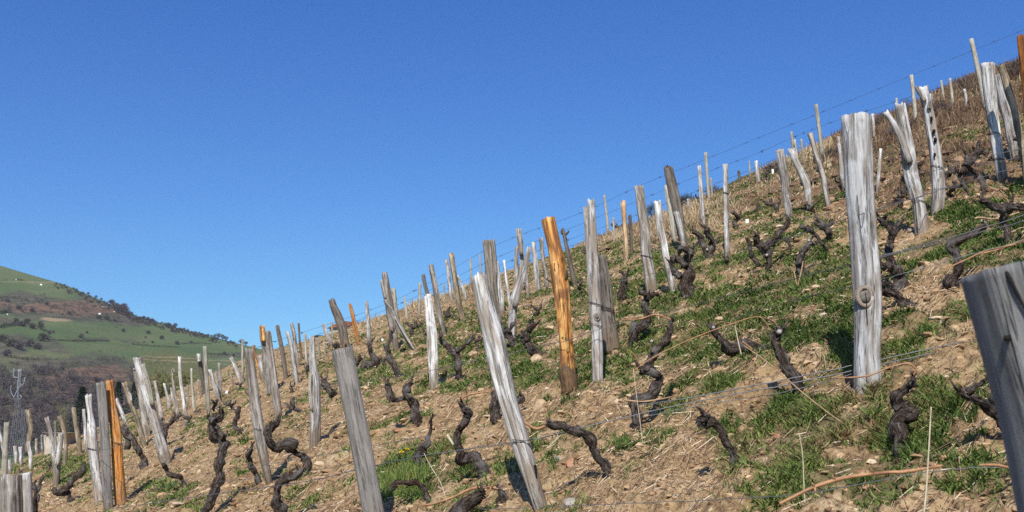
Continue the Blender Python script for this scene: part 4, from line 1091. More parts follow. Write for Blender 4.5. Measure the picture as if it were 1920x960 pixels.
S('G', "grey brown stake with a looped top left of the tall slender white one", (333, 782, 9), (327, 735, 7), (324, 705, 4), arms=[('G', [(324, 705, 3), (322, 697, 3), (325, 692, 3), (327, 699, 3)], "loop")])
S('W', "small white capped stub below the looped top stake", (324, 755, 4), (322, 727, 5))
S('F', "small thin stake close left of the slim pale one", (353, 765, 3), (352, 722, 3))
S('F', "small thin grey stake, lowest between the slender white one and the slim pale one", (347, 772, 3), (345, 735, 2))
S('W', "small pale stake on the shoulder left of the looped top one", (317, 766, 6), (313, 742, 5), (308, 719, 4))
S('G', "grey stake leaning right of the tall white knobbed one", (307, 800, 8), (298, 755, 7), (289, 714, 6))
S('G', "small stake between the squared post and the dark white-capped one", (377, 745, 4), (371, 712, 4))
# fence along the crest
FG = "fence posts along the crest"
def FP(kind, label, *pts, **kw): return stake(kind, label, list(pts), name="fence_post", cat="fence post", group=FG, lumpy=.04, jag=.15, grooves=1, **kw)
FP('F', "tallest pale fence post on the upper right skyline", (1848, 205, 9), (1836, 140, 9), (1821, 73, 8))
FP('F', "pale fence post right of the thick knotted stake, behind the pitted stake", (1718, 236, 8), (1714, 190, 7), (1709, 141, 7))
FP('F', "tall pale fence post between the slender leaning stake and the thick knotted stake", (1543, 306, 8), (1537, 250, 7), (1530, 196, 7))
FP('F', "tall pale fence post behind the thin white and squared stakes", (1330, 377, 7), (1326, 330, 6), (1323, 286, 6))
FP('F', "lone pale fence post right of the slim knotted stake", (1140, 436, 6), (1137, 400, 5), (1133, 366, 4))
FP('D', "thin dark fence post at left, right of the paired white and brown stakes", (566, 676, 5), (562, 640, 4), (560, 606, 4))
FP('F', "pale fence post nearest left of the weathered twisted stake", (575, 680, 5), (572, 625, 4))
FP('F', "thin fence post between the short white and stout dark stakes", (624, 640, 4), (622, 604, 4))
FP('F', "thin pale fence post behind the crooked dark tipped stake, tallest of three", (1490, 308, 6), (1484, 247, 5))
FP('F', "middle of the three thin posts behind the crooked dark tipped stake", (1496, 306, 4), (1490, 262, 4))
FP('F', "right one of the three thin posts behind the crooked dark tipped stake", (1508, 306, 4), (1502, 261, 4))
FP('W', "short white post on the skyline left of the curved silver stake", (1422, 345, 7), (1418, 302, 7))
FP('F', "thin faint post left of the short white one on the skyline", (1407, 335, 4), (1405, 302, 3))
FP('D', "short dark topped stub on the bank below the upper wires", (1387, 345, 5), (1385, 320, 5))
FP('F', "short thin post just right of the tall fence post behind the squared stake", (1336, 372, 4), (1333, 334, 4))
FP('W', "short white stub in the dry grass right of the frayed stake", (1292, 395, 5), (1290, 373, 5))
FP('F', "left of two small posts in the brown brush at upper right", (1770, 190, 4), (1765, 151, 4))
FP('F', "right of two small posts in the brown brush at upper right", (1788, 205, 5), (1781, 147, 5))
FP('W', "short white post in the brush left of the tallest fence post", (1812, 206, 8), (1811, 188, 6), (1808, 167, 5))
FP('W', "short white post behind the top of the thick knotted stake", (1640, 262, 5), (1636, 214, 6))
FP('F', "small post tip behind the forked silver stake", (1683, 225, 4), (1681, 184, 4))
FP('W', "slanting thin white stick between the thick knotted and the forked stake", (1645, 364, 6), (1648, 320, 6), (1651, 279, 5))
FP('F', "small pale post left of the long grey flat topped stake on the skyline", (786, 598, 5), (787, 530, 5))
FP('F', "very small post left of the tan stake on the skyline", (764, 600, 5), (758, 557, 4))
FP('F', "small post tip on the skyline right of the bent white stake", (884, 530, 4), (882, 485, 4))
FP('F', "thin pole tip over the wires left of the broad weathered stake", (901, 530, 4), (900, 476, 3))
FP('F', "faint small post right of the tan stake on the skyline", (834, 570, 3), (832, 532, 3))
FP('F', "thin post on the skyline left of the weathered twisted stake", (599, 676, 4), (596, 634, 4))
FP('F', "small pale post between two stakes behind the sawn plank's top", (610, 668, 4), (608, 640, 4))
FP('F', "thin dark tipped pole by the small vines near the pale orange stake", (1152, 455, 4), (1150, 408, 3))
for q in REPORT: print("STAKE", q)
# ------------------------------------------------------------------ the old vines
GV = "old gnarled vines"
def vine(label, trunk, arms=(), canes=(), cuts=(), d=None, sink=0.07, name="grape_vine"):
    """trunk / arms: (px, py, radius px) from the foot outwards"""
    d = d or ground_hit(trunk[0][0], trunk[0][1])
    sd = abs(hash_(label)) % 997
    rs = np.random.default_rng(sd)
    base = pt3(trunk[0][0], trunk[0][1], d)
    small = trunk[0][2] * d / FPX
    r0 = empty(name, base); tag(r0, label, "grapevine", GV)
    tip = {}
    def limb(nm, pts, mat, seed, gn=1.0, root=False):
        n = max(8, min(96, int(len(pts) * (11 if pts[0][2] > 5 else 6))))
        k = len(pts)
        wob = np.cumsum(rs.normal(0, .028, k)) * gn * min(1, d / 5)
        wob -= wob[0]
        P = [tuple(pt3(a, b, d + w) - base) for (a, b, r_), w in zip(pts, wob)]
        Q = catmull(P, n); rad = np.maximum(catmull([(r_ * d / FPX,) for a, b, r_ in pts], n)[:, 0], .0012)
        if root:
            Q = np.vstack([Q[0] + np.array([0, 0, -sink]), Q]); rad = np.concatenate([rad[:1] * 1.25, rad])
        rad = rad * (.78 if nm in ('trunk', 'arm') else .95)
        m = float(rad.mean())
        sl = np.concatenate([[0], np.cumsum(np.linalg.norm(np.diff(Q, axis=0), axis=1))])
        en = np.minimum(1, sl / (m * 4))
        for ax in range(3): Q[:, ax] += gn * en * m * (.55 * vnoise(sl / (m * 4.2), ax * 9.7, 0, seed + 20 + ax) + .30 * vnoise(sl / (m * 1.9), ax * 9.7, 0, seed + 40 + ax))
        burls = [(rs.uniform(0, 6.28), rs.uniform(.05, 1), rs.uniform(.25, .75), rs.uniform(.5, 1.0)) for _ in range(int(2 + sl[-1] / (m * 3)))]
        def rough(th, s, kk):
            bur = 0.0
            for (bt, bs, ba, bw_) in burls if nm in ('trunk', 'arm') else ():
                dt = (th - bt + np.pi) % (2 * np.pi) - np.pi
                bur = bur + ba * np.exp(-(dt / .75) ** 2 - ((s - bs * sl[-1]) / (m * bw_)) ** 2)
            return 1 + bur + gn * (.38 * vnoise(s / (m * 2.4) + seed, 0.3, 0, seed) + .30 * vnoise(np.cos(th) * 1.4 + seed, np.sin(th) * 1.4, s / (m * 1.8), seed + 2) + .16 * vnoise(np.cos(th) * 3.5, np.sin(th) * 3.5 + seed, s / (m * 1.6), seed + 3) + .16 * vnoise(np.cos(th) * 7, np.sin(th) * 7 + seed, s / (m * .6), seed + 4))
        mb = MB(); tube(mb, Q, rad, 18 if pts[0][2] > 5 else 8, rough if gn else None, jag=.7 * rad[-1] * gn, seed=seed)
        if gn == 1.0 and pts[0][2] > 5:                        # loose shaggy strips of bark
            T_ = np.gradient(Q, axis=0); T_ /= np.linalg.norm(T_, axis=1)[:, None] + 1e-9
            for _ in range(int(16 + 5 * sl[-1] / m)):
                k = int(rs.integers(1, len(Q) - 1)); t_ = T_[k] * (1 if rs.uniform() < .5 else -1)
                o_ = np.cross(t_, rs.normal(0, 1, 3)); o_ /= np.linalg.norm(o_) + 1e-9; w_ = np.cross(t_, o_)
                r_ = rad[k] * rs.uniform(.92, 1.15); L = m * rs.uniform(.6, 1.7); hw = m * rs.uniform(.07, .17)
                p0 = Q[k] + o_ * r_; p1 = p0 + t_ * L * .6 + o_ * m * rs.uniform(.02, .12); p2 = p0 + t_ * L + o_ * m * rs.uniform(.15, .45) + w_ * m * rs.normal(0, .15)
                mb.add([p0 - w_ * hw, p0 + w_ * hw, p1 - w_ * hw * .9, p1 + w_ * hw * .9, p2], [(0, 1, 3, 2), (2, 3, 4)], [(hw * q, r_, sl[k] + rs.uniform(0, .02)) for q in (-1, 1, -1, 1, 0)])
        return link(nm, mb.mesh(nm), M[mat], r0)
    limb("trunk", trunk, 'bark', sd, 1.0, True)
    for i, a in enumerate(arms): limb("arm", a, 'bark', sd + 10 + i)
    for i, a in enumerate(canes): limb("cane", a, 'cane', sd + 30 + i, 0.25)
    # a few spur stubs
    for i in range(4 if trunk[0][2] > 6 else 0):
        a = trunk[-1] if (i == 0 or not arms) else arms[(i - 1) % len(arms)][-1]
        an = rs.uniform(-2.6, -.5)
        L = a[2] * rs.uniform(1.4, 2.6)
        limb("spur", [(a[0], a[1], a[2] * .45), (a[0] + math.cos(an) * L * .6, a[1] + math.sin(an) * L * .6, a[2] * .32), (a[0] + math.cos(an) * L + rs.uniform(-2, 2), a[1] + math.sin(an) * L, a[2] * .2)], 'bark', sd + 50 + i, .6)
    # fine dead shoots left on the heads
    if trunk[0][2] > 4:
        for i in range(int(rs.integers(2, 6))):
            src = trunk if (not arms or rs.uniform() < .5) else arms[int(rs.integers(len(arms)))]
            a = src[-1] if rs.uniform() < .6 else src[int(rs.integers(len(src) // 2, len(src)))]
            an, L, cv = rs.uniform(-2.9, -.2), a[2] * rs.uniform(2.0, 5.5), rs.uniform(-.5, .5)
            w0 = max(.45, a[2] * .13)
            limb("twig", [(a[0], a[1], w0), (a[0] + math.cos(an) * L * .5, a[1] + math.sin(an) * L * .5, w0 * .8), (a[0] + math.cos(an + cv) * L, a[1] + math.sin(an + cv) * L, w0 * .5)], 'cane' if rs.uniform() < .45 else 'bark', sd + 70 + i, .3)
    for (a, b, r_) in cuts:
        c = pt3(a, b, d - r_ * 1.1 * d / FPX) - base; w = .62 * r_ * d / FPX
        mb = MB(); tube(mb, [c + Vector((0, .012, -w * .2)), c + Vector((0, -.004, w * .2))], [w, w * .8], 9, lambda th, s, k: 1 + .25 * vnoise(np.cos(th), np.sin(th), 0, sd))
        link("pruning_cut", mb.mesh("pruning_cut"), M['cut'], r0)
    return r0
# near ones
vine("short stubby vine with a round knob head, alone on bare soil at lower right", [(1379, 894, 9), (1374, 858, 9), (1360, 825, 9), (1345, 800, 9), (1326, 786, 13), (1316, 790, 11)], arms=[[(1322, 780, 6), (1316, 772, 5), (1312, 768, 4)]])
vine("long vine arching left over bare soil, right of the long leaning white stake", [(1137, 913, 12), (1136, 884, 11), (1120, 850, 10), (1100, 820, 10), (1078, 806, 9), (1050, 798, 8), (1025, 797, 6)], canes=[[(1024, 798, 3), (1005, 804, 3), (984, 792, 2.5)]])
vine("S shaped vine wrapped by the paired wires, right of the slim knotted stake", [(1200, 805, 11), (1196, 780, 11), (1188, 757, 12), (1205, 748, 10), (1228, 735, 11), (1237, 715, 12), (1222, 697, 12), (1200, 690, 11)], arms=[[(1212, 695, 8), (1218, 675, 8), (1226, 658, 8), (1245, 642, 9), (1256, 622, 8), (1262, 602, 5)]], canes=[[(1180, 700, 1.0), (1222, 672, 1.2), (1260, 652, 1.2), (1310, 630, 1.2), (1372, 607, 1.1), (1420, 594, 1), (1438, 608, .9), (1442, 620, .8)]], cuts=[(1222, 640, 5)])
vine("thick black vine stump with a curled neck, right of the ringed knot stake's foot", [(1688, 838, 15), (1690, 805, 15), (1694, 785, 14), (1708, 778, 17), (1690, 766, 15), (1682, 748, 11), (1696, 735, 9), (1708, 722, 7), (1712, 704, 4)], canes=[[(1712, 705, 1.6), (1717, 692, 1.7), (1702, 682, 1.7), (1670, 688, 1.7), (1630, 704, 1.7), (1596, 708, 1.6), (1565, 708, 1.3)]])
vine("upright leaning vine with a pale cut top, left of the ringed knot stake's foot", [(1500, 727, 16), (1488, 705, 14), (1472, 678, 13), (1460, 655, 11), (1456, 637, 11), (1460, 626, 11)], cuts=[(1461, 622, 8)])
vine("vine lying nearly flat on the grass left of the pale cut topped one", [(1442, 655, 10), (1420, 650, 11), (1395, 650, 13), (1372, 658, 14), (1358, 645, 9), (1345, 630, 8), (1335, 617, 8)], cuts=[(1338, 614, 6)], canes=[[(1392, 640, 2), (1410, 655, 2), (1450, 690, 2), (1500, 730, 2), (1560, 776, 1.8), (1605, 806, 1.5), (1640, 828, 1.2)]])
vine("vine hooking up from a thick pale foot, right of the dark trunk-like stake", [(1182, 645, 12), (1190, 622, 11), (1205, 605, 10), (1215, 592, 9), (1210, 575, 8), (1216, 558, 9)], arms=[[(1215, 560, 7), (1208, 550, 6), (1200, 548, 4)], [(1216, 558, 6), (1226, 551, 5), (1236, 553, 4)]], cuts=[(1190, 628, 7)])
vine("thick forked black vine directly right of the ringed knot stake", [(1682, 548, 17), (1684, 522, 17), (1677, 498, 14), (1668, 480, 10), (1672, 455, 8), (1682, 432, 8), (1690, 418, 6)], arms=[[(1672, 503, 8), (1655, 498, 7), (1640, 490, 7)], [(1678, 440, 7), (1660, 420, 6), (1648, 412, 5)]])
vine("thick log-like vine limb lying low beside the ringed knot stake's right edge", [(1716, 575, 11), (1690, 560, 11), (1665, 548, 11), (1640, 538, 11)])
vine("vine with a black knuckle foot, left of the broad dark grey stake's top", [(1805, 535, 13), (1785, 528, 14), (1798, 512, 12), (1800, 495, 10), (1790, 475, 10), (1784, 464, 9), (1800, 452, 8), (1822, 438, 7), (1848, 425, 6)])
vine("long thin vine slanting against the broad dark grey stake", [(1905, 828, 12), (1885, 800, 11), (1862, 773, 10), (1838, 753, 10), (1812, 738, 10), (1796, 733, 9)], arms=[[(1815, 738, 7), (1835, 722, 5), (1852, 708, 3)]], canes=[[(1845, 712, 2), (1860, 700, 2), (1872, 690, 2)]])
vine("dark stub of a vine just behind the broad dark grey stake's left edge", [(1878, 770, 13), (1872, 745, 13), (1876, 715, 11), (1882, 692, 8)])
vine("tall twisting vine with several knuckles, right of the tall white leaning stake", [(378, 975, 10), (392, 945, 9), (402, 915, 9), (412, 895, 11), (414, 868, 10), (421, 845, 10), (416, 828, 11), (404, 818, 12), (396, 803, 10), (402, 788, 9), (414, 778, 8), (418, 765, 5)], arms=[[(406, 800, 6), (414, 812, 6), (422, 820, 6)], [(402, 790, 7), (394, 784, 6), (390, 780, 4)]])
vine("looping vine at the bottom edge, whose neck curls to the right", [(530, 985, 10), (524, 960, 10), (516, 932, 9), (520, 912, 9), (535, 898, 9), (552, 894, 9), (562, 882, 6)])
vine("gnarled vine looped like a hook below the grey stake with silvery bark", [(570, 890, 9), (576, 872, 9), (572, 858, 9), (555, 850, 9), (545, 840, 12), (535, 833, 11), (518, 836, 10), (508, 822, 9), (505, 805, 9), (512, 792, 6)], arms=[[(508, 806, 6), (518, 795, 6), (524, 786, 5)]], cuts=[(508, 800, 6)])
vine("small curved vine close left of the grey stake with the lit side", [(490, 908, 7), (480, 888, 7), (466, 873, 7), (464, 858, 6), (468, 845, 6), (472, 838, 5)])
vine("small thin zigzag vine on bare soil left of the grey stake with the lit side", [(458, 812, 4), (450, 806, 4), (438, 800, 5), (440, 788, 6), (446, 778, 6), (450, 764, 4)])
vine("hunched vine on bare soil right of the sawn plank stake", [(787, 802, 9), (783, 778, 10), (776, 758, 9), (762, 746, 9), (760, 732, 8), (770, 718, 6)], arms=[[(760, 745, 7), (745, 750, 7), (735, 748, 8), (728, 735, 6), (724, 720, 5)]])
vine("vine bent like a swan's neck, left of the long leaning white stake", [(908, 900, 12), (906, 878, 11), (896, 860, 11), (878, 858, 11), (860, 862, 10), (868, 845, 8), (860, 828, 9), (860, 812, 8), (872, 797, 9), (878, 780, 9), (870, 768, 9)], canes=[[(864, 766, 1.8), (862, 752, 1.8), (880, 740, 1.8), (905, 736, 1.6), (922, 733, 1.4)]])
vine("thick dark vine log at the bottom edge, left of the long leaning stake's foot", [(850, 985, 17), (862, 958, 16), (885, 940, 15), (908, 928, 12)], arms=[[(940, 978, 12), (944, 945, 11), (938, 922, 7)]], canes=[[(936, 918, 2.4), (915, 914, 2.6), (885, 916, 2.6), (850, 932, 2.4), (815, 944, 2.2), (790, 948, 2)]])
vine("thin arching brown vine on the green patch by the dandelions", [(804, 937, 6), (795, 918, 6), (782, 906, 6), (765, 904, 6), (748, 908, 6), (734, 915, 6)])
vine("stubby vine with a thin whip shoot, right of the dandelions", [(790, 878, 8), (784, 860, 11), (790, 842, 11), (800, 832, 8), (805, 815, 4), (810, 795, 3), (812, 780, 2)])
vine("knobbly vine below the bleached plank, right of its foot", [(868, 715, 7), (860, 692, 7), (856, 668, 8), (845, 656, 8), (834, 648, 7), (826, 632, 6)], arms=[[(856, 660, 6), (872, 645, 5), (888, 630, 4)]])
vine("vine with a pale limb leading to a stone, left of the bright orange stake's foot", [(1024, 672, 7), (1006, 664, 8), (994, 652, 8), (988, 640, 8), (978, 632, 8)], arms=[[(988, 640, 7), (992, 622, 7), (1002, 610, 5)]])
vine("dark crooked vine at the foot of the Y shaped stake", [(972, 652, 6), (962, 640, 7), (954, 625, 7), (946, 615, 7)], arms=[[(954, 622, 5), (962, 608, 4), (968, 600, 3)]])
vine("vine leaning left below the steep brown brace stake", [(748, 704, 8), (740, 684, 7), (730, 668, 8), (724, 650, 6), (732, 635, 5), (738, 622, 4)])
vine("dark squat vine on a green strip under the rusty stake by the huts", [(700, 690, 9), (686, 688, 9), (704, 681, 8), (698, 666, 5), (694, 650, 5)])
vine("short dark vine stub left of the sawn plank stake's upper part", [(632, 744, 8), (625, 732, 9), (614, 722, 9), (608, 718, 7)])
vine("dark stubby vine behind the lower part of the long leaning white stake", [(936, 792, 11), (932, 770, 11), (928, 748, 9), (926, 735, 8)], arms=[[(950, 765, 8), (965, 752, 8), (982, 748, 7)]])
vine("thick dark vine with a chaotic head, right of the slender bluish stake's foot", [(1292, 560, 14), (1286, 535, 13), (1290, 512, 12), (1284, 495, 10), (1292, 478, 9), (1298, 466, 8)], arms=[[(1286, 500, 8), (1272, 488, 8), (1262, 490, 7)], [(1288, 470, 6), (1278, 466, 6), (1276, 472, 5)], [(1276, 520, 7), (1260, 502, 5), (1254, 490, 4)]])
vine("vine forking like a V at the foot of the thin white stake", [(1330, 484, 9), (1322, 470, 7), (1318, 452, 6), (1312, 440, 6), (1300, 434, 5)], arms=[[(1330, 478, 6), (1338, 458, 6), (1332, 442, 7), (1324, 430, 6)], [(1338, 460, 4), (1346, 448, 3)]], cuts=[(1326, 468, 4)])
vine("silvery barked vine with a long arm reaching to the curved silver stake", [(1442, 503, 8), (1438, 484, 8), (1430, 468, 9), (1420, 456, 8), (1418, 440, 6)], arms=[[(1432, 466, 8), (1448, 450, 8), (1464, 436, 7), (1476, 424, 7), (1478, 408, 5)], [(1424, 498, 5), (1412, 482, 5), (1406, 462, 5), (1402, 446, 4)]], cuts=[(1438, 478, 5)])
vine("mottled leaning vine on the grass below the wires, left of the ringed knot stake", [(1506, 516, 8), (1500, 498, 8), (1498, 480, 9), (1508, 465, 8), (1518, 453, 7)], arms=[[(1518, 456, 4), (1526, 458, 4), (1532, 456, 3)]], cuts=[(1517, 451, 5)])
vine("dark spread vine with a black underside, left of the ringed knot stake's middle", [(1554, 448, 7), (1553, 434, 8), (1540, 424, 7), (1532, 412, 6)], arms=[[(1553, 424, 5), (1560, 418, 4)]])
vine("thin bent arm of a vine crossing the upper wire left of the ringed knot stake", [(1552, 470, 4), (1540, 455, 4), (1528, 438, 5), (1514, 428, 5), (1500, 425, 5)])
vine("squat dark vine midway between the dark trunk-like and the grey square topped stakes", [(1170, 560, 11), (1164, 550, 9), (1170, 535, 8), (1172, 518, 7)])
vine("pale upright vine with a wide dark head, above the broad dark stake", [(1893, 466, 9), (1888, 445, 8), (1884, 420, 7), (1882, 402, 8), (1892, 388, 10)], arms=[[(1886, 395, 9), (1868, 388, 9), (1855, 380, 8), (1842, 374, 6)], [(1890, 390, 9), (1908, 388, 9), (1925, 392, 8)]])
vine("tangled dark vine between the pitted stake and the straight bleached one", [(1843, 368, 5), (1840, 345, 6), (1832, 326, 7), (1816, 318, 8), (1806, 322, 9), (1798, 316, 8)], arms=[[(1818, 365, 4), (1804, 345, 4), (1798, 325, 5)], [(1812, 312, 7), (1822, 296, 8), (1840, 284, 6)], [(1816, 314, 5), (1812, 292, 4), (1806, 276, 3)]])
vine("dark looped vine at the right edge behind the bleached square topped stake", [(1896, 318, 6), (1906, 300, 6), (1916, 284, 7), (1912, 266, 6), (1900, 258, 5)], arms=[[(1908, 298, 5), (1926, 306, 5), (1945, 312, 5)]])
vine("slim dark vine with a bend, right of the rust orange stake", [(268, 878, 6), (268, 862, 7), (258, 842, 6), (250, 828, 6), (240, 815, 7), (232, 802, 7)], arms=[[(238, 815, 6), (242, 830, 6), (240, 842, 5)]])
vine("thin brown root-like vine below the foot of the tall white leaning stake", [(347, 915, 4), (342, 900, 5), (334, 893, 5), (320, 890, 5), (312, 880, 5), (308, 870, 5)])
vine("black vine creeping along the ground under the forked bleached stake", [(134, 943, 6), (131, 930, 6), (122, 924, 6), (108, 926, 6), (98, 920, 5)], arms=[[(115, 920, 6), (130, 912, 6), (142, 895, 5), (154, 884, 5), (161, 868, 4)]])
vine("dark bent vine tight behind the tall white leaning stake's right side", [(311, 838, 7), (308, 815, 6), (312, 800, 7), (322, 792, 6), (328, 782, 4)], arms=[[(308, 805, 5), (302, 795, 5), (296, 792, 4)]])
vine("charred looking upright shoots right of the split stake in the lower left corner", [(68, 985, 5), (68, 940, 4), (73, 915, 4), (83, 892, 2)], arms=[[(66, 960, 4), (65, 925, 4), (66, 900, 4)]], d=3.2)
# farther: short dark knots between the stakes; each its own little shape
FAR = [(352, 800, 16, "small dark vine left of the squared post's foot"), (432, 775, 20, "twiggy vine on the bare left shoulder under the V of white stakes"), (552, 775, 26, "vine between the silvery barked and the weathered twisted stakes"), (548, 738, 14, "little vine at the foot of the paired white stake"),
       (598, 735, 14, "little dark vine behind the weathered twisted stake"), (775, 630, 22, "dark vine below the small posts beside the broad bleached plank"), (845, 600, 22, "vine between the long grey and the tan peeled stakes"), (905, 600, 24, "vine right of the tan peeled stake, against grass"),
       (1005, 600, 22, "vine behind the bright orange stake's left side on the grass"), (1040, 545, 20, "black vine tucked behind the bright orange stake's middle"), (1100, 480, 16, "vine silhouette left of the slim knotted stake on the crest"), (1086, 545, 16, "low vine right of the dark slender tapering stake"),
       (1060, 455, 18, "wiry vine on the crest right of the bright orange stake's top"), (1158, 440, 18, "black vine with a raised arm at the crest by the pale orange stake"), (1212, 420, 22, "vine with a raised curl behind the grey square topped stake"), (1310, 385, 14, "vine silhouette on the crest beside the thin white stake"),
       (1380, 425, 22, "vine on the reddish bank right of the squared pale stake"), (1450, 405, 26, "tangled vine at the left of the curved silver stake's foot"), (1432, 345, 20, "black vine limb below the short white skyline post"), (1535, 330, 24, "vine limb slanting between the crooked and slender stakes"), (1522, 405, 20, "vine around the crooked stake's white foot"),
       (1575, 355, 18, "vine close to the left of the thick knotted stake's upper half"), (1665, 270, 22, "black vine arm reaching from behind the thick knotted stake's top right"), (1712, 245, 20, "vine curled around the pale fence post behind the pitted stake"), (1700, 365, 28, "thin stick-like vine left of the forked stake's foot"), (1775, 345, 26, "vine at the right of the pitted stake's lower half"),
       (1822, 180, 10, "tiny vine by the short white post in the brush"), (1610, 300, 14, "small vine behind the thick knotted stake's left edge"), (655, 668, 18, "vine below the stout dark stake"), (672, 690, 20, "thin crooked vine right of the sawn plank's top"), (580, 690, 14, "dark vine on the skyline behind the weathered stake"), (482, 765, 16, "vine foot behind the grey stake with the lit side"),
       (448, 735, 14, "dark vine with a white tag, under the V with the thin green post"), (230, 770, 14, "dark vine behind the short white stake near the orange one"), (215, 830, 10, "dark knot between the grey plank and the orange stake's neighbours"), (92, 885, 14, "twiggy vine left of the forked bleached stake"), (40, 895, 12, "brown twigs of a vine under the white stubs at far left"),
       (955, 560, 14, "small vine between the mottled and the Y shaped stakes"), (930, 690, 16, "vine behind the long leaning white stake's middle"), (985, 545, 14, "small vine right of the Y shaped stake's fork"), (1255, 452, 14, "small dark vine left of the frayed stake on dry grass"), (335, 792, 16, "dark vine under the looped top stake on the left shoulder"), (366, 782, 14, "dark vine at the foot of the slim pale stake"), (300, 806, 15, "small vine right behind the tall white leaning stake's middle"), (402, 770, 16, "twisted vine at the foot of the bright white leaning stake"), (470, 752, 16, "small vine hugging the left edge of the grey stake with the lit side"),
       (520, 725, 13, "small dark vine between the slim dark brown and silvery barked stakes"), (575, 705, 13, "dark vine on the skyline below the pale fence post"), (640, 700, 14, "small vine behind the sawn plank's flat top"), (255, 800, 14, "dark vine between the narrow brown stake and the grey slab"), (108, 868, 10, "dark knot of vine in the shade of the forked bleached stake"),
       (1690, 392, 24, "twiggy dark vine touching the forked stake's lower left side"), (1722, 330, 22, "dark vine between the forked and the pitted stakes"), (1786, 372, 26, "dark bent vine on grass right of the pitted stake's foot"), (1838, 292, 24, "black vine tangle left of the bleached square topped stake"), (1866, 318, 18, "small black vine touching the bleached square topped stake's foot"),
       (1600, 458, 20, "dark vine meeting the left edge of the thick knotted stake"), (1478, 468, 20, "low dark vine on grass below the curved silver stake"), (1418, 402, 20, "dark vine on the bank above the white tag"), (1360, 500, 16, "low twisted vine just left of the squared pale stake's foot"), (1655, 430, 22, "dark vine arm right of the thick knotted stake above its wire"),
       (1130, 555, 16, "dark vine between the dark trunk-like stake and the squat vine"), (1240, 470, 16, "small vine on the bank between the bluish and frayed stakes"), (800, 640, 16, "small dark vine left of the broad bleached plank"), (720, 690, 16, "small crooked vine below the forked top brownish stake"), (895, 650, 16, "small vine left of the leaning white stake, over a tan stone"),
       (1345, 505, 14, "small reddish vine stub left of the squared pale stake's foot"), (1398, 500, 10, "little red brown shoot right of the squared pale stake's foot")]
SHAPES = [([(0, 0, .16), (-.1, .3, .15), (.1, .6, .16), (-.15, .85, .14), (-.35, 1.0, .10)], [[(.05, .65, .11), (.3, .85, .10), (.35, 1.1, .06)]]),
          ([(0, 0, .17), (.2, .25, .16), (.1, .5, .18), (-.15, .65, .15), (-.1, .95, .12)], [[(-.1, .65, .12), (-.4, .7, .12), (-.6, .9, .07)], [(.1, .6, .09), (.4, .75, .08), (.5, 1.0, .05)]]),
          ([(.5, 0, .14), (.25, .2, .16), (0, .3, .15), (-.2, .55, .15), (-.1, .9, .10)], [[(0, .3, .12), (-.35, .35, .12), (-.55, .6, .08)]]),
          ([(.1, 0, .18), (0, .35, .16), (.15, .6, .18), (.0, .8, .18)], [[(.1, .75, .10), (.3, 1.0, .09), (.2, 1.3, .05)], [(-.02, .75, .10), (-.3, .95, .08), (-.35, 1.25, .04)]])]
rs4 = np.random.default_rng(4)
for i, (px, py, hh, lab) in enumerate(FAR):
    tr, ar = SHAPES[i % 4]; fl = -1 if rs4.uniform() < .5 else 1; hh *= 1.25
    f = lambda L: [(px + fl * x * hh * .9 + rs4.uniform(-.05, .05) * hh, py - y * hh, max(.9, r_ * hh * rs4.uniform(.75, 1.2))) for x, y, r_ in L]
    vine(lab, f(tr), arms=[f(a) for a in ar])

# ------------------------------------------------------------------ trellis wires and the crest's barbed wire
def wire(label, pts, dia=0.0028, mat='wire', name="trellis_wire", group="trellis wires along the vine rows", barbs=0.0, cat="wire"):
    """pts (px, py, depth in m); the wire runs through those points of the place"""
    P = [pt3(a, b, d) for a, b, d in pts]
    base = P[0].copy()
    n = 14 * len(P)
    Q = catmull([tuple(p - base) for p in P], n)
    Q[1:-1] += RNG.normal(0, .0012, (n - 2, 3))
    mb = MB(); tube(mb, Q, dia * .78, 5)
    if not barbs:
        return tag(link(name, mb.mesh(name), M[mat], None, base), label, cat, group)
    r0 = empty(name, base); tag(r0, label, cat, group)
    link("strand", mb.mesh("strand"), M[mat], r0)
    L = np.concatenate([[0], np.cumsum(np.linalg.norm(np.diff(Q, axis=0), axis=1))])
    s = .1
    while s < L[-1]:
        mb = MB()
        c = np.array([np.interp(s, L, Q[:, k]) for k in range(3)])
        for _ in range(3 if RNG.uniform() < .8 else 8):
            v_ = RNG.normal(0, 1, 3); v_ /= np.linalg.norm(v_); l = barbs * RNG.uniform(.6, 1.3)
            o_ = np.array([RNG.normal(0, .03), 0, 0])
            tube(mb, [c + o_ - v_ * l, c + o_ + v_ * l], dia * .55, 4)
        link("barb", mb.mesh("barb"), M[mat], r0)
        s += RNG.uniform(.3, 1.4)
    return r0
gd = ground_hit
wire("paired wire, upper strand, low across the thick knotted stake's foot", [(1985, 590, 4.4), (1835, 633, 4.45), (1640, 676, 4.52), (1470, 712, 4.62), (1280, 748, 4.75), (1196, 759, 4.85)], .0034)
wire("paired wire, lower strand, from the thick knotted stake's foot on to the sawn plank", [(1985, 600, 4.4), (1835, 642, 4.45), (1640, 686, 4.52), (1470, 722, 4.60), (1280, 758, 4.66), (1090, 802, 4.70), (987, 826, 4.68), (800, 853, 5.0), (690, 876, 5.40), (560, 905, 6.0), (390, 928, 7.2), (200, 955, 9.6)], .0032)
wire("single wire just under the paired wires, sagging left of the thick knotted stake's foot", [(1640, 690, 4.52), (1470, 735, 4.62), (1330, 757, 4.7), (1205, 782, 4.75)], .002)
d_or, d_sl = gd(1069, 737) - .13, gd(1121, 722) - .1
wire("wire above the ringed knot, across the slim knotted and bright orange stakes", [(1985, 384, 4.75), (1800, 440, 4.6), (1640, 483, 4.5), (1593, 497, 4.52), (1480, 525, 5.2), (1349, 559, 6.0), (1235, 589, 6.7), (1117, 619, d_sl), (1063, 638, d_or), (930, 668, 7.4), (780, 700, 8.2), (600, 728, 10.0)], .0028)
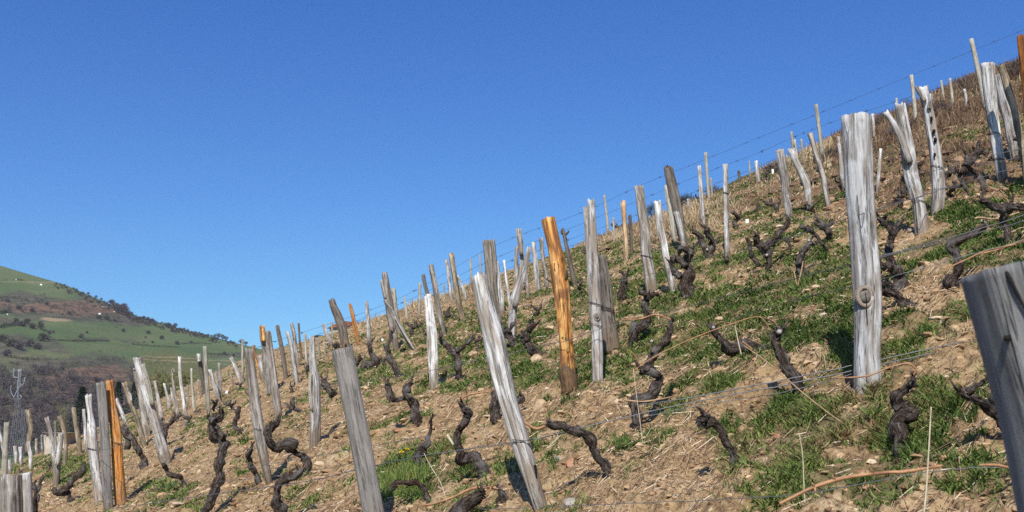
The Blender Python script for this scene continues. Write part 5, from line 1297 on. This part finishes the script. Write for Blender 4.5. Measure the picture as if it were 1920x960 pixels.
wire("twisted companion wire from the ringed knot stake to the upper vines at right", [(1640, 486, 4.55), (1700, 470, 4.8), (1800, 446, 5.2), (1985, 396, 5.6)], .003)
wire("wire at the ringed knot's level, running up right behind the broad dark stake", [(1995, 432, 4.3), (1860, 466, 4.35), (1700, 511, 4.42), (1645, 526, 4.5), (1600, 537, 4.5), (1480, 566, 5.3), (1330, 612, 6.0)], .0022)
wire("upper wire crossing the thick knotted stake near its middle", [(1985, 290, 5.6), (1800, 345, 5.0), (1640, 394, 4.5), (1593, 408, 4.52), (1440, 456, 6.6), (1330, 482, 7.8), (1223, 513, 8.8), (1110, 540, 9.0), (940, 585, 10.2), (800, 615, 12)], .0024)
d_fk = gd(1729, 432) - .12
wire("wire across the forked and pitted stakes' lower parts", [(1985, 330, 8.2), (1860, 350, 8.3), (1757, 354, d_fk), (1718, 372, d_fk), (1640, 384, 9.2), (1480, 414, 10.6), (1370, 438, 11.4), (1225, 472, 11.2), (1110, 498, 11.2)], .003)
wire("wire across the bleached square topped stake toward the pitted stake", [(1985, 262, 7.8), (1875, 288, 7.9), (1760, 318, 7.7), (1700, 330, 8.5)], .003)
wire("lower wire hanging across the bleached square topped stake's foot", [(1985, 275, 7.9), (1880, 302, 7.95), (1800, 315, 8.2), (1735, 330, 8.6)], .0024)
wire("wire running along the bottom edge from the orange cane to the leaning white stake's foot", [(1990, 876, 2.9), (1765, 882, 3.05), (1487, 927, 3.3), (1200, 943, 3.8), (900, 955, 4.4)], .0018)
wire("wire from the grey plank and orange pair across bare soil to the tall twisting vine", [(180, 948, 9.4), (232, 936, 9.2), (402, 884, 8.0), (470, 876, 7.6), (640, 846, 6.7), (800, 818, 6.0)], .0026)
wire("wire tied to the rust orange stake at mid height", [(150, 842, 10.2), (195, 843, 9.8), (226, 834, 9.7), (330, 800, 10.4), (450, 770, 11)], .0026)
wire("thin wire on the grey stakes of the left slope at mid height", [(395, 905, 7.4), (520, 893, 6.9), (640, 873, 6.2), (700, 862, 5.8)], .0018)
dC = 33.0
GB = "barbed wires along the crest"
bw = [("topmost barbed wire over the crest, against the sky", [(1985, 30, 30), (1917, 57, 31), (1712, 140, 33), (1532, 214, 34), (1440, 251, 34), (1327, 297, 35), (1207, 345, 35), (1092, 398, 35), (931, 459, 36), (785, 541, 37), (690, 583, 37), (565, 624, 37), (480, 652, 37)]),
      ("second barbed wire over the crest, a little below the topmost", [(1985, 70, 30), (1840, 136, 31), (1700, 184, 33), (1535, 238, 34), (1418, 288, 34), (1327, 322, 35), (1207, 372, 35), (1092, 419, 35), (931, 483, 36), (785, 554, 37), (690, 594, 37), (565, 638, 37), (480, 665, 37)]),
      ("third barbed wire along the crest, just over the grass", [(1985, 96, 30), (1840, 158, 31), (1700, 205, 33), (1535, 262, 34), (1418, 314, 34), (1327, 350, 35), (1207, 398, 35), (1092, 440, 35), (931, 500, 36), (785, 566, 37), (690, 603, 37), (565, 647, 37), (470, 678, 37)]),
      ("lowest barbed wire along the crest, partly in the grass", [(1985, 118, 30), (1840, 176, 31), (1700, 222, 33), (1535, 282, 34), (1418, 328, 34), (1327, 366, 35), (1207, 414, 35), (1092, 454, 35), (931, 512, 36), (785, 576, 37), (690, 611, 37), (565, 655, 37)])]
for lab, p in bw: wire(lab, p, .0065, 'rustwire', "barbed_wire", GB, .055)

# ------------------------------------------------------------------ loose canes, dry stems, stones, flowers, scraps
def stick(name, label, cat, pts, mat, gn=.25, group=None, nodes=()):
    """pts (px, py, depth, radius px)"""
    P = [pt3(a, b, d) for a, b, d, r_ in pts]; base = P[0].copy(); n = 10 * len(P)
    Q = catmull([tuple(p - base) for p in P], n); rad = catmull([(r_ * d / FPX,) for a, b, d, r_ in pts], n)[:, 0]
    sd = hash_(label) % 991; m = float(rad.mean())
    mb = MB(); tube(mb, Q, rad, 8, lambda th, s, k: 1 + gn * vnoise(s / (m * 7) + sd, 0, 0, sd) + .1 * vnoise(np.cos(th) * 2, np.sin(th) * 2, s / (m * 4), sd))
    if not nodes: return tag(link(name, mb.mesh(name), M[mat], None, base), label, cat, group)
    r0 = empty(name, base); tag(r0, label, cat, group)
    link("stem", mb.mesh("stem"), M[mat], r0)
    for (a, b, c, e, d, r_) in nodes:
        mb = MB(); p, q = pt3(a, b, d) - base, pt3(c, e, d - .01) - base
        tube(mb, [p, p.lerp(q, .5), q], [r_ * d / FPX, r_ * .8 * d / FPX, r_ * .4 * d / FPX], 6); link("bud_spur", mb.mesh("bud_spur"), M[mat], r0)
    return r0
dc = 2.95
stick("vine_cane", "thick pale orange cane tied along the bottom wire at lower right", "cane", [(1462, 945, dc, 3.2), (1490, 930, dc, 3.6), (1527, 913, dc, 3.8), (1560, 902, dc, 3.3), (1600, 893, dc, 3.4), (1660, 886, dc, 3.2), (1700, 884, dc, 2.9), (1767, 873, dc, 2.4)], 'cane', .2, None,
      nodes=[(1527, 912, 1530, 925, dc, 2.5), (1527, 912, 1522, 905, dc, 3), (1568, 903, 1560, 890, dc, 2), (1640, 888, 1632, 878, dc, 1.6)])
stick("vine_cane", "thin orange cane lying along the bottom wire at the right edge", "cane", [(1836, 872, 2.9, 1.6), (1868, 872, 2.9, 2.6), (1900, 878, 2.9, 3), (1960, 882, 2.9, 3)], 'cane')
stick("vine_cane", "long thin pale cane slanting down right in front of the paired wires", "cane", [(1395, 648, 4.6, 1.1), (1440, 680, 4.4, 1.15), (1500, 732, 4.2, 1.2), (1560, 779, 4.1, 1.1), (1640, 832, 3.95, .8)], 'palecane')
stick("vine_cane", "thin pale cane resting across the vine beside the S shaped one", "cane", [(1170, 750, 4.5, 1.6), (1205, 753, 4.5, 1.8), (1240, 748, 4.5, 1.6), (1270, 742, 4.6, 1.2)], 'palecane')
stick("vine_cane", "thin tan cane draped over the hooked vine right of the dark trunk-like stake", "cane", [(1165, 600, 6.6, 1.2), (1200, 598, 6.6, 1.6), (1228, 590, 6.6, 1.8), (1255, 598, 6.6, 1.4), (1262, 600, 6.6, 1)], 'cane')
stick("vine_cane", "pale hooked cane above the broad dark stake near the right edge", "cane", [(1828, 410, 6.4, 1.6), (1836, 408, 6.4, 1.8), (1870, 410, 6.4, 1.8), (1905, 400, 6.4, 1.8), (1960, 380, 6.4, 1.6)], 'palecane')
stick("vine_cane", "reddish cane running low to the broad dark stake at right", "cane", [(1830, 478, 5.0, 1.2), (1870, 468, 5.0, 1.6), (1915, 452, 5.0, 1.8), (1960, 440, 5.0, 1.8)], 'cane')
stick("vine_cane", "dull reddish cane bent against the wire above the broad dark stake", "cane", [(1770, 505, 4.9, 1.2), (1800, 492, 4.9, 1.4), (1850, 470, 4.9, 1.4), (1905, 458, 4.9, 1.4)], 'cane')
stick("dry_stem", "tall bleached dry stem standing upright at lower right", "dry stem", [(1731, 975, 2.6, 1.8), (1737, 915, 2.6, 1.7), (1741, 850, 2.6, 1.5), (1746, 763, 2.6, .9)], 'straw')
stick("dry_stem", "thin pale dry stem on the grass left of the orange bottom cane's end", "dry stem", [(1510, 960, 3.0, .9), (1507, 900, 3.0, .9), (1505, 855, 3.0, .8), (1499, 815, 3.0, .6)], 'straw')
stick("dry_stem", "thin dry stem in front of the S shaped vine", "dry stem", [(1205, 830, 4.1, .6), (1200, 790, 4.1, .65), (1194, 745, 4.1, .6), (1187, 690, 4.1, .5)], 'straw')
stick("dry_stem", "slanting dry stem between the dandelions and the swan neck vine", "dry stem", [(838, 940, 4.6, .7), (826, 905, 4.6, .7), (808, 875, 4.6, .6), (795, 850, 4.6, .45)], 'straw')
stick("dry_stem", "pale dry stalk crossing the grass left of the bent cane tip", "dry stem", [(1390, 665, 4.9, 1), (1384, 640, 4.9, 1), (1378, 610, 4.9, .8)], 'straw')
stick("dry_stem", "dry forked grass stem among the short grass below the mottled vine", "dry stem", [(1494, 535, 6.6, 1.2), (1490, 515, 6.6, 1.2), (1484, 500, 6.6, .8)], 'palecane')
stick("dry_stem", "straight dry stem right of the mottled vine's foot", "dry stem", [(1496, 535, 6.5, 1.2), (1502, 510, 6.5, 1.2), (1506, 490, 6.5, .8)], 'palecane')
stick("pruning", "broken white pruning by the swan neck vine", "pruning", [(838, 815, 5.5, 2), (845, 826, 5.5, 2.4), (850, 834, 5.5, 1.6)], 'straw')
stick("pruning", "bleached root lying at the forked silver stake's foot", "pruning", [(1722, 434, 7.9, 2), (1734, 436, 7.9, 3), (1742, 444, 7.9, 3), (1746, 452, 7.9, 2)], 'straw', .5)
def stone(px, py, w, h, mat, label, name="stone"):
    d = ground_hit(px, py); p = pt3(px, py, d); k = d / FPX; w2, h2 = w * k / 2, h * k / 2
    sd = hash_(label) % 983
    bm_v, f = [], []
    nu, nv = 14, 9
    mb = MB()
    P = []
    for j in range(nv):
        ph = -math.pi / 2 + math.pi * j / (nv - 1)
        for i in range(nu):
            t = 2 * math.pi * i / nu
            P.append((math.cos(ph) * math.cos(t), math.cos(ph) * math.sin(t), math.sin(ph)))
    P = np.array(P)
    rng_ = np.random.default_rng(sd)
    for _ in range(9):                                   # facet the stone with cutting planes
        n = rng_.normal(0, 1, 3); n /= np.linalg.norm(n); c = rng_.uniform(.55, .85)
        s = P @ n - c
        P = P - np.where(s > 0, s, 0)[:, None] * n
    P = P * (1 + .05 * vnoise(P[:, 0] * 4 + sd, P[:, 1] * 4, P[:, 2] * 4, sd))[:, None]
    P = P * np.array([w2 * 1.25, w2 * 1.0, h2 * 1.35])
    F_ = [(j * nu + i, j * nu + (i + 1) % nu, (j + 1) * nu + (i + 1) % nu, (j + 1) * nu + i) for j in range(nv - 1) for i in range(nu)]
    mb.add(P, F_)
    base = Vector((p.x, p.y, float(HD(np.array([p.x]), np.array([p.y]))[0]) + h2 * .35))
    return tag(link(name, mb.mesh(name), M[mat], None, base, smooth=False), label, "stone", "single stones on the slope")
stone(1004, 684, 24, 20, 'rock', "rounded tan stone left of the bright orange stake's foot")
stone(890, 662, 26, 14, 'rock', "flat tan stone right of the bleached plank, behind the leaning white stake")
stone(870, 674, 16, 12, 'rock', "small tan stone touching the knobbly vine below the bleached plank")
stone(1070, 878, 18, 18, 'redrock', "reddish stone between the leaning white stake and the arching vine")
stone(1046, 864, 20, 20, 'greyrock', "pale grey brown stone left of the reddish stone")
stone(1072, 943, 36, 18, 'greyrock', "flat grey slab of stone right of the leaning white stake's foot")
stone(1040, 942, 26, 16, 'rock', "tan stone touching the leaning white stake's foot")
stone(1170, 671, 26, 10, 'rock', "flat tan stone right of the slim knotted stake, at the dark trunk-like stake's foot")
stone(1012, 773, 26, 20, 'rock', "broad tan stone right of the leaning white stake's middle")
stone(755, 812, 34, 12, 'redrock', "long reddish stone above the dandelions")
stone(1574, 846, 22, 16, 'rock', "pale stone on the grass under the slanting cane's end")
stone(1465, 805, 26, 14, 'redrock', "reddish stone on the grass left of the slanting cane's end")
stone(1244, 935, 30, 16, 'rock', "pale tan stone near the bottom edge, left of centre right")
stone(1190, 905, 20, 12, 'rock', "small tan stone right of the arching vine's foot")
stone(1620, 877, 26, 8, 'redrock', "dark reddish flat stone above the bottom cane")
stone(1630, 912, 24, 9, 'redrock', "dark reddish flat stone just below the bottom cane")
stone(1800, 416, 14, 8, 'rock', "pale stone left of the hooked pale cane at right")
stone(1660, 465, 14, 8, 'rock', "pale stone right of the thick knotted stake, beside the forked vine")
stone(1270, 938, 14, 10, 'greyrock', "small grey stone near the bottom edge beside a tan one")
stone(1385, 835, 16, 10, 'rock', "little tan stone above the stubby knob headed vine's shadow")
stone(253, 950, 16, 8, 'rock', "little pale stone right of the rust orange stake's foot")
stone(92, 932, 12, 8, 'rock', "little pale stone left of the creeping black vine")
stone(1530, 545, 20, 10, 'rock', "tan stone on the grass bank left of the thick knotted stake")
stone(1350, 598, 18, 9, 'rock', "tan stone on the grass above the nearly flat vine")
def dandelion(px, py, foot, label):
    d = ground_hit(*foot); base = pt3(*foot, d)
    r0 = empty("dandelion", base); tag(r0, label, "flower", "dandelions in the tuft")
    hd = pt3(px, py, d) - base
    mb = MB(); tube(mb, catmull([(0, 0, -.02), tuple(hd * .5 + Vector((.004, 0, 0))), tuple(hd)], 8), .0018, 5); link("stem", mb.mesh("stem"), M['stem'], r0)
    mb = MB(); rs = np.random.default_rng(px)
    for k in range(60):
        a, e = rs.uniform(0, 6.28), rs.uniform(.15, 1.4); L = .0155 * rs.uniform(.75, 1.1)
        v_ = Vector((math.cos(a) * math.cos(e), math.sin(a) * math.cos(e), math.sin(e)))
        s_ = v_.orthogonal().normalized() * .0022
        mb.add([hd, hd + v_ * L - s_, hd + v_ * L * 1.1, hd + v_ * L + s_], [(0, 1, 2, 3)])
    link("petals", mb.mesh("petals"), M['yellow'], r0, smooth=False)
dandelion(753, 849, (754, 885), "yellow dandelion flower, the lower left and larger of the pair")
dandelion(763, 844, (766, 880), "yellow dandelion flower, the upper right and smaller of the pair")
def scrap(px, py, w, h, label):
    d = ground_hit(px, py + h); p = pt3(px, py, d); k = d / FPX
    mb = MB(); rs = np.random.default_rng(px); n = 5
    g = [[Vector(((i / (n - 1) - .5) * w * k, rs.normal(0, .12) * w * k, (j / (n - 1) - .5) * h * k)) for i in range(n)] for j in range(n)]
    v_ = [q for r_ in g for q in r_]; f = [(j * n + i, j * n + i + 1, (j + 1) * n + i + 1, (j + 1) * n + i) for j in range(n - 1) for i in range(n - 1)]
    mb.add(v_, f); o = link("plastic_tag", mb.mesh("plastic_tag"), M['white'], None, p)
    md = o.modifiers.new("thick", 'SOLIDIFY'); md.thickness = .003
    tag(o, label, "tag", "white plastic tags")
scrap(1401, 415, 6, 8, "white plastic tag on a vine right of the squared pale stake")
scrap(425, 736, 4, 7, "white plastic tag on the left shoulder under the leaning white stake of the green post")
scrap(717, 637, 4, 4, "tiny white scrap on the grass left of the brace stake")
scrap(1449, 322, 4, 10, "white scrap on the bank left of the curved silver stake")
# thorny shrubs on the crest
def shrub(px, py, wpx, hpx, label, mat='twig', n=420):
    d = min(ground_hit(px, py), 38); b = pt3(px, py, d); w, h = wpx * d / FPX / 2, hpx * d / FPX
    z = float(H(b.x, b.y)); b.z = min(b.z, z)
    r0 = empty("shrub", b); tag(r0, label, "shrub", "twiggy shrubs on the crest")
    mb = MB()
    for k in range(7):
        a = rs4.uniform(0, 6.28); tube(mb, [(0, 0, -.1), (math.cos(a) * w * .3, math.sin(a) * w * .3, h * .4), (math.cos(a) * w * .6, math.sin(a) * w * .6, h * .8)], [.012, .008, .004], 4)
    link("stems", mb.mesh("stems"), M['trunk'], r0)
    link("twigs", crown_mesh("twigs", twigs((0, 0, h * .45), (w, w, h * .5), n, (w * .35, max(.0045, w * .012)), rng2), rng2), M[mat], r0, smooth=False)
shrub(1225, 405, 40, 38, "grey green thorny shrub behind the bluish stake on the crest", 'scrubleaf', 700)
shrub(1285, 385, 60, 24, "low grey green shrub right of the frayed stake on the crest", 'scrubleaf', 700)
shrub(1335, 360, 40, 18, "low shrub at the foot of the tall fence post behind the squared stake")
shrub(1700, 215, 30, 40, "thin leafless shrub left of the pale fence post by the pitted stake", 'twig', 160)
shrub(1815, 175, 60, 40, "wiry brown shrub under the tallest fence post's wires", 'twig', 300)
shrub(1905, 150, 50, 48, "rusty brown brush against the sky left of the rust orange stake", 'twig', 700)
shrub(1760, 225, 70, 36, "dry violet brown brush below the two small posts", 'twig', 600)
shrub(1690, 260, 60, 36, "dry brush between the forked and pitted stakes", 'twig', 500)
shrub(1560, 300, 50, 24, "brown brush at the foot of the tall fence post by the thick knotted stake", 'twig', 400)
shrub(1450, 325, 60, 18, "low brown brush along the skyline left of the curved silver stake", 'twig', 400)
shrub(1650, 235, 40, 22, "brown brush just right of the thick knotted stake's top", 'twig', 300)
shrub(1110, 455, 40, 20, "dark twiggy shrub on the crest behind the slim knotted stake", 'twig', 260)
shrub(630, 655, 20, 14, "dark scrub at the left foot of the stone huts", 'twig', 500)
